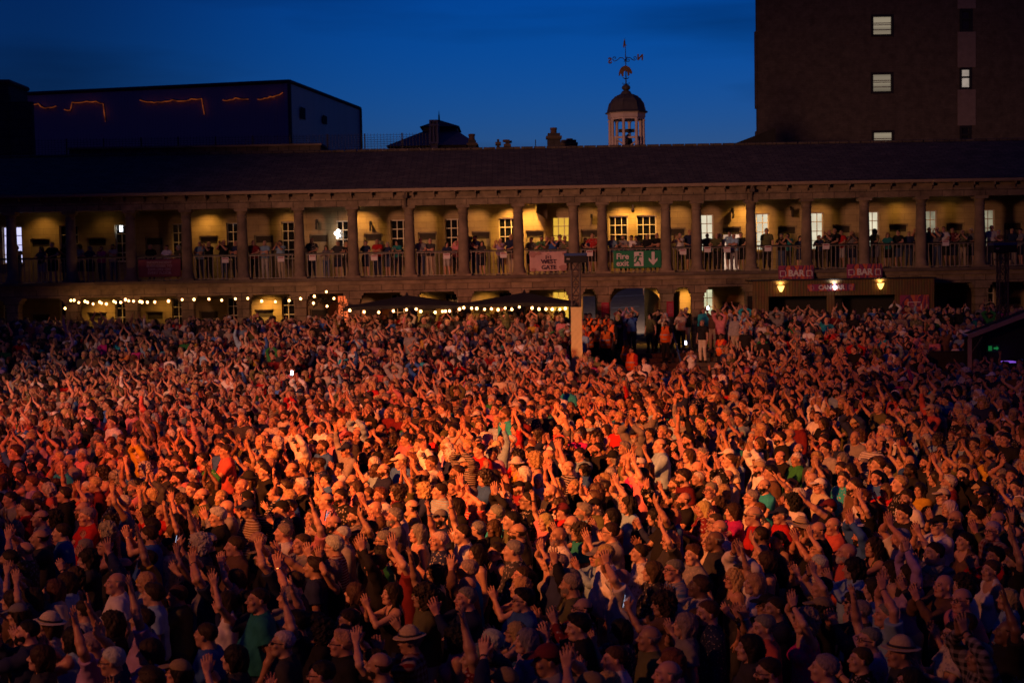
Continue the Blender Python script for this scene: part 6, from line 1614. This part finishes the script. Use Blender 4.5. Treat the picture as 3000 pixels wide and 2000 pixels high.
ST = [(1728, 945, 59.0, 'steward in orange vest nearest the cream wrapped mast'), (1752, 943, 58.7, 'steward in orange vest second from the cream mast'), (1780, 975, 58.0, 'steward in orange vest standing behind two other stewards'),
      (1745, 1010, 56.6, 'dark haired steward in orange vest below the group by the mast'), (1850, 1052, 54.8, 'steward in orange vest low down before the steps'), (1836, 1020, 57.0, 'steward in orange top with back turned on the steps'),
      (1951, 968, 58.3, 'bearded steward in orange jacket standing alone on the steps'), (2113, 1003, 57.2, 'masked steward in orange vest and red sleeves right of the steps'),
      (1762, 990, 57.4, 'steward in orange vest in the middle of the group by the mast'),
      (1716, 985, 56.8, 'steward in orange vest close beside the cream mast in the lower row'), (1792, 1000, 56.7, 'steward in orange vest at the right end of the lower row'), (1724, 1040, 55.4, 'steward in orange vest at the foot of the group near the mast'), (1776, 1035, 55.2, 'steward in orange vest at the front of the group nearest the empty steps')]
for k, (px, py, Y, lab) in enumerate(ST):
    h = 1.76; x = at(px, py, Y).x; z = max(0, at(px, py, Y).z - 1.63)
    z = ground_z(Y, x)
    add_person(x, Y, z, 'm', ['down', 'chest', 'down', 'fold', 'down', 'down', 'down', 'fold', 'down', 'chest', 'down', 'fold', 'down'][k], 'short', 'black', 'black' if k not in (4, 7) else 'red', skin=['brown', 'dark', 'brown', 'tan', 'tan', 'brown', 'olive', 'brown', 'tan', 'brown', 'tan', 'olive', 'brown'][k], beard=(k in (3, 6)), h=h, rs=rsR, legc='black', label=lab, extra=vest, group='stewards in orange around the gate steps', sleeve='long' if False else None)
    taken.append((x, Y, .45))
EDGE = [(1838, 938, 59.6, 'f', 'tall', 'long', 'white', 'lilac', 'floral', 'woman in long floral dress hands pressed high above the steps'), (1850, 946, 59.3, 'm', 'face', 'short', 'dark', 'blue', 'plain', 'man in blue t-shirt clapping on the top step'), (1810, 955, 59.2, 'f', 'chest', 'bob', 'blonde', 'black', 'plain', 'blonde woman in black with white bag on the top step'),
        (1928, 912, 60.4, 'm', 'chest', 'short', 'black', 'black', 'plain', 'tall man in black standing below the gate arch'), (1905, 942, 59.6, 'f', 'down', 'bob', 'black', 'olive', 'plain', 'dark haired woman in olive standing quietly on the steps'), (1950, 940, 59.8, 'f', 'face', 'wavy', 'white', 'cream', 'plain', 'fair haired woman in cream cardigan behind the lone steward'),
        (1995, 935, 59.5, 'm', 'chest', 'bald', 'grey', 'cream', 'plain', 'bald man in pale shirt and shorts above the blue handrail'), (2058, 968, 58.3, 'm', 'down', 'short', 'grey', 'black', 'plain', 'man in black shirt and cream trousers stepping down the terrace'), (2027, 1040, 54.6, 'f', 'fold', 'bun', 'dark', 'white', 'plain', 'woman in white vest arms folded beside the handrail'),
        (2110, 946, 59.0, 'm', 'high', 'short', 'dark', 'pink', 'plain', 'man in pink top clapping overhead right of the steps'), (2188, 966, 59.2, 'm', 'high', 'short', 'brown', 'cyan', 'plain', 'man in bright cyan top clapping overhead on the terrace'), (2398, 980, 58.2, 'f', 'face', 'long', 'dark', 'white', 'plain', 'woman in long white dress clapping on the terrace edge'), (2362, 965, 58.6, 'm', 'face', 'short', 'brown', 'grey', 'stripe', 'large man in striped t-shirt beside the white dressed woman'),
        (1888, 1070, 49.0, 'm', 'down', 'short', 'brown', 'white', 'plain', 'man in white t-shirt turned sideways below the steps')]
for k, (px, py, Y, sx, ps, hr, hc, tcx, pt, lab) in enumerate(EDGE):
    x = at(px, py, Y).x
    add_person(x, Y, ground_z(Y), sx, ps, hr, hc, tcx, pt, 'fair' if k != 3 else 'tan', h=1.8 if k == 3 else (1.76 if sx == 'm' else 1.66), rs=rsR, legc={0: 'lilac', 6: 'black', 7: 'cream', 11: 'white', 12: 'grey'}.get(k, 'charcoal'), label=lab, group='people standing clear on the terrace steps', jit=0)
    taken.append((x, Y, .5))
# figure in the street beyond the gate
p = at(1897, 850, 84); zr = 1.15 + (84 - 76.2) * (8.35 / 58.8)
add_person(p.x, 84, zr, 'm', 'down', 'short', 'black', 'blue', 'plain', 'tan', h=1.75, rs=rsR, label='lone man in blue walking away in the street beyond the arch', group=None or 'passers by beyond the gate', rot_=math.pi)

# ---------------------------------------------------------------- labels: make each one single its person out
def finish_labels():
    used = set(); W = lambda s_: len(s_.split())
    P = [p for p in PEOPLE]
    for p in P:
        if p['fixed']: p['o']['label'] = p['fixed']; used.add(p['fixed'])
    todo = [p for p in P if not p['fixed']]
    def cands(p):
        q = p['core']; u = p['x'] / p['y']
        side_ = 'far left' if u < -.22 else 'left' if u < -.08 else 'centre' if u < .08 else 'right' if u < .22 else 'far right'
        row_ = 'nearest rows' if p['y'] < 13.6 else 'near rows' if p['y'] < 16.5 else 'farther rows'
        hd_ = p['head'] if p['head'].startswith('wearing') else p['head']
        yield f"{q} {hd_}, {p['pose']}, {row_}, {side_}"
        yield f"{q} {hd_}, {row_}, {side_}"; yield f"{q} {p['pose']}, {row_}, {side_}"
        near = sorted([r for r in P if r is not p and not r['fixed']], key=lambda r: (r['x'] - p['x']) ** 2 + (r['y'] - p['y']) ** 2)[:8]
        px = p['x'] / p['y']
        for r in near:
            side = 'right of' if p['x'] / p['y'] > r['x'] / r['y'] else 'left of'
            if r['head'].startswith('wearing'): yield f"{q} {p['pose']} just {side} the {r['head'][10:]}"
        for r in near:
            side = 'right of' if p['x'] / p['y'] > r['x'] / r['y'] else 'left of'
            yield f"{q} {p['head']} just {side} {r['short']}"
            yield f"{q} {p['pose']} behind {r['short']}" if p['y'] > r['y'] else f"{q} {p['pose']} in front of {r['short']}"
        for r in near:
            side = 'right of' if p['x'] / p['y'] > r['x'] / r['y'] else 'left of'
            yield f"{p['short']} {p['pose']} {side} {r['short']}"
            yield f"{p['short']} {p['head']} {side} {r['short']}"
    from collections import Counter
    cnt = Counter(c_ for p in todo for c_ in list(cands(p))[:3])
    for p in todo:
        for i, c in enumerate(cands(p)):
            if i < 3 and (cnt[c] > 1 or W(c) > 16): continue
            c = c.replace(', ', ' ') if W(c) > 16 else c
            if W(c) <= 16 and c not in used: break
        used.add(c); p['o']['label'] = c
finish_labels()
for p_ in list(PEOPLE):
    if p_['pose'] != POSEW['phone'] or p_['y'] > 40: continue
    o_ = p_['o']; bpy.context.view_layer.update()
    ph = MB().box(-.038, .038, -.005, .005, -.075, .075).build('phone', M_phone); ph.matrix_world = o_.matrix_world @ Matrix.Translation((0, -.415, 1.655)) @ Matrix.Rotation(-.2, 4, 'X')
    tag(ph, ('dark phone held up by ' + o_['label']).rsplit(' ', max(0, len(('dark phone held up by ' + o_['label']).split()) - 16))[0], 'phone', 'phones held up by the audience')
    MB().box(-.034, .034, .0052, .0075, -.07, .07).build('screen', glow('phone_screen_glow', (.6, .7, 1.0), .25), ph)

# ---------------------------------------------------------------- the rest of the audience: one object, each figure a real body
HF = .0115
FSPECS = []
rsF = random.Random(31)
for k in range(60):
    L = rand_look(rsF)
    if k < 4: L = ('f', ['down', 'face', 'chest', 'high'][k]) + L[2:]
    slv = rsF.choices(['short', 'long', 'none'], [60, 20, 20] if L[0] == 'f' else [75, 25, 0])[0]
    FSPECS.append((L, slv))
def far_body(k, L, slv, pose=None, dress=False, yaw=None):
    sex, ps, hair, hc, topc, pat, skin, hat, hatc, gl, bd = L
    fg = figure(sex, pose or ps, 900 + k * 17, rsF.choice([0, .3, .8]) if sex == 'm' else rsF.choice([0, .3]), rsF.uniform(-.3, .3) if yaw is None else yaw, rsF.uniform(-.05, .18), rsF.uniform(-.08, .08), rsF.uniform(-.05, .05))
    if sex == 'f' and hair in ('crop',): hair = 'bob'
    parts = []
    V, Q, pc = body_mesh(fg, HF); parts.append((V, Q, 0, pc))
    V, Q = shirt_mesh(fg, .0125, slv, {'none': 'strap', 'long': 'shirt'}.get(slv, 'crew'), .92, dress); parts.append((V, Q, 1, None))
    V, Q = legs_mesh(fg, .02, rsF.choice(['long', 'long', 'shorts', 'crop'])); parts.append((V, Q, 2, None))
    V, Q = shoes_mesh(fg, .016); parts.append((V, Q, 2, None))
    inh = lambda V: V @ fg['R'].T + fg['hc']
    if hair != 'bald' or rsF.random() < .7: V, Q = hair_mesh(hair, .0085, k, hat is not None); parts.append((inh(V), Q, 3, None))
    if bd: V, Q = beard_mesh(.008); parts.append((inh(V), Q, 3, None))
    if hat: V, Q = hat_mesh(hat, .009); parts.append((inh(V), Q, 4, None))
    Vs, Qs, Ms, Ps = [], [], [], []; off = 0
    for V, Q, mi, pc in parts:
        Vs.append(V); Qs.append(Q + off); Ms.append(np.full(len(Q), mi)); Ps.append(pc if pc is not None else np.ones((len(V), 3))); off += len(V)
    me = mesh_np('audience_figure', np.concatenate(Vs), np.concatenate(Qs), [MF['skin'], MF['top'], MF['leg'], MF['hair'], MF['hat']], np.concatenate(Ms), np.concatenate(Ps))
    if gl:
        pass
    return me, dict(sex=sex, pose=pose or ps, hat=hat, hair=hair)
LIBC = bpy.data.collections.new('audience_figures')
FL = []
for k, (L, slv) in enumerate(FSPECS):
    me, inf = far_body(k, L, slv, dress=(L[0] == 'f' and k % 5 == 0)); o = bpy.data.objects.new('figure_%03d' % k, me); LIBC.objects.link(o); FL.append(inf)
RAIL0 = len(FL)
for k, ps in enumerate(['rail', 'rail', 'rail', 'chest', 'face', 'fold', 'rail', 'down', 'chest', 'face']):
    L = rand_look(rsF); me, inf = far_body(80 + k, L, 'short', ps, yaw=rsF.uniform(-.5, .3)); o = bpy.data.objects.new('figure_%03d' % (RAIL0 + k), me); LIBC.objects.link(o); FL.append(inf)

fp = []   # x, y, z, rot, scale, variant
for (x, yy) in rest:
    if not inview(x, yy, 1.2): continue
    if any((x - a) ** 2 + (yy - b) ** 2 < r_ * r_ for a, b, r_ in taken[len(NEAR.split('\n')):]): continue
    fp.append([x, yy, ground_z(yy, x), facing(x, yy, rsF.gauss(0, .22)), rsF.gauss(1, .045), rsF.randrange(RAIL0)])
y = 56.9
while y < 62.3:
    sp2 = .62; n = int(48 / sp2)
    for i in range(n):
        x = -24 + i * sp2 + rsF.gauss(0, .14); yy = y + rsF.gauss(0, .1)
        p = 1500 + FPX * x / yy
        if not inview(x, yy, .6) or rsF.random() < .16: continue
        
        if X(1795, yy, 1080) < x < X(2130, yy, 1080) and (yy < 60.4 or rsF.random() < .35): continue
        if yy > 60.6 and X(2195, yy, 900) < x < X(2740, yy, 900): continue
        if any((x - a) ** 2 + (yy - b) ** 2 < r_ * r_ for a, b, r_ in taken[len(NEAR.split('\n')):]): continue
        if X(1695, yy, 1000) < x < X(1800, yy, 1000) and yy > 56.5 and rsF.random() < .75: continue
        fp.append([x, yy, ground_z(yy, x), facing(x, yy, rsF.gauss(0, .25)), rsF.gauss(1, .04), rsF.randrange(RAIL0)])
    y += .62
# people leaning on the gallery railing
GAL = [45, 120, 152, 190, 262, 296, 330, 440, 488, 522, 585, 612, 656, 690, 742, 775, 821, 913, 955, 990, 1015, 1071, 1105, 1135, 1163, 1232, 1260, 1309, 1335, 1377, 1392, 1412, 1466, 1498, 1556, 1587, 1602, 1640, 1655, 1715, 1736, 1793, 1825, 1850, 1865, 1897, 1925, 1992, 2022, 2072, 2100, 2138, 2150, 2172, 2246, 2308, 2346, 2400, 2430, 2465, 2495, 2562, 2601, 2632, 2664, 2722, 2745, 2790, 2820, 2850, 2905, 2925, 2965, 2990, 230, 1035, 1345, 1620, 2110, 2290, 2445, 2500, 2700, 2765]
for k, px in enumerate(GAL):
    yy = YF + .42 + rsF.random() * .25; x = X(px, yy, 700)
    if any(abs(x - c_) < .33 for c_ in CX): yy = YF + .75
    fp.append([x, yy, ZF, facing(x, yy, rsF.gauss(0, .25)), rsF.gauss(.985, .045), RAIL0 + rsF.randrange(len(FL) - RAIL0)])
N = len(fp); A = np.array(fp)
me = bpy.data.meshes.new('audience'); me.vertices.add(N); me.vertices.foreach_set('co', A[:, :3].astype(np.float32).ravel())
def attr(name, typ, data, field): a_ = me.attributes.new(name, typ, 'POINT'); a_.data.foreach_set(field, np.asarray(data).ravel())
rn = np.random.RandomState(9)
attr('turn', 'FLOAT_VECTOR', np.stack([np.zeros(N), np.zeros(N), A[:, 3]], 1).astype(np.float32), 'vector')
sx = np.where(rn.rand(N) < .5, -1, 1); isf = np.array([FL[int(v)]['sex'] == 'f' for v in A[:, 5]])
hs = A[:, 4] * np.where(isf, .952, 1.012)
attr('size', 'FLOAT_VECTOR', np.stack([sx * hs, hs, hs], 1).astype(np.float32), 'vector')
attr('kind_index', 'INT', A[:, 5].astype(np.int32), 'value')
attr('pat', 'FLOAT', rn.rand(N).astype(np.float32), 'value')
def pick(table, weights, jit=.15):
    ks = list(table); w_ = np.array(weights, float); idx = rn.choice(len(ks), N, p=w_ / w_.sum()); c_ = np.array([table[k] for k in ks])[idx] * (1 + jit * rn.randn(N, 1)); return np.clip(np.concatenate([c_, np.ones((N, 1))], 1), .004, .85).astype(np.float32)
attr('skin_col', 'FLOAT_COLOR', pick(SKIN, [34, 34, 20, 8, 3, 1], .10), 'color')
attr('top_col', 'FLOAT_COLOR', pick(TCOL, [12, 5, 20, 12, 8, 17, 6, 5, 1, 1, 1.5, 5, 4, 4, 2, 4, .8, .7, 2, 2, 4]), 'color')
attr('leg_col', 'FLOAT_COLOR', pick({'a': (.02, .025, .06), 'b': (.02, .02, .02), 'c': (.45, .38, .28), 'd': (.06, .09, .18), 'e': (.4, .4, .4)}, [30, 30, 14, 20, 6]), 'color')
attr('hair_col', 'FLOAT_COLOR', pick(HCOL, [16, 28, 20, 4, 18, 7, 9], .2), 'color')
attr('hat_col', 'FLOAT_COLOR', pick(HATC, [12, 8, 12, 8, 6, 5, 5, 4, 2]), 'color')
crowd = link('audience', me); tag(crowd, 'rest of the dense standing audience filling courtyard, steps and gallery', 'crowd', kind='stuff')
ng = bpy.data.node_groups.new('audience', 'GeometryNodeTree'); ng.interface.new_socket('Geometry', in_out='INPUT', socket_type='NodeSocketGeometry'); ng.interface.new_socket('Geometry', in_out='OUTPUT', socket_type='NodeSocketGeometry')
gi = ng.nodes.new('NodeGroupInput'); go = ng.nodes.new('NodeGroupOutput'); ci = ng.nodes.new('GeometryNodeCollectionInfo'); ip = ng.nodes.new('GeometryNodeInstanceOnPoints')
ci.inputs['Collection'].default_value = LIBC; ci.inputs['Separate Children'].default_value = True; ci.inputs['Reset Children'].default_value = True
def na(name, typ): x_ = ng.nodes.new('GeometryNodeInputNamedAttribute'); x_.data_type = typ; x_.inputs['Name'].default_value = name; return x_.outputs['Attribute']
e2r = ng.nodes.new('FunctionNodeEulerToRotation')
ng.links.new(gi.outputs[0], ip.inputs['Points']); ng.links.new(ci.outputs[0], ip.inputs['Instance']); ip.inputs['Pick Instance'].default_value = True
ng.links.new(na('kind_index', 'INT'), ip.inputs['Instance Index']); ng.links.new(na('turn', 'FLOAT_VECTOR'), e2r.inputs[0]); ng.links.new(e2r.outputs[0], ip.inputs['Rotation']); ng.links.new(na('size', 'FLOAT_VECTOR'), ip.inputs['Scale'])
ng.links.new(ip.outputs[0], go.inputs[0])
md = crowd.modifiers.new('audience', 'NODES'); md.node_group = ng
print('people', len(PEOPLE), 'crowd', N, 'script', round(time.time() - T0, 1))

# lit phones held up in the crowd
for (px, py, Y, lab) in ((855, 1092, 44.5, 'lit phone screen glowing white in the crowd left of centre'), (2009, 1004, 58.6, 'lit phone torch beside the blue handrail'), (2074, 902, 61.2, 'phone screen lit pale blue before the white ground floor window')):
    p = at(px, py, Y); t = MB().box(-.04, .04, -.005, .005, -.075, .075).build('phone', M_phone); t.location = p; tag(t, lab, 'phone')
    MB().box(-.036, .036, -.0075, -.0052, -.069, .069).build('screen', glow('phone_glow', (.75, .8, 1.0), 2.2), t)
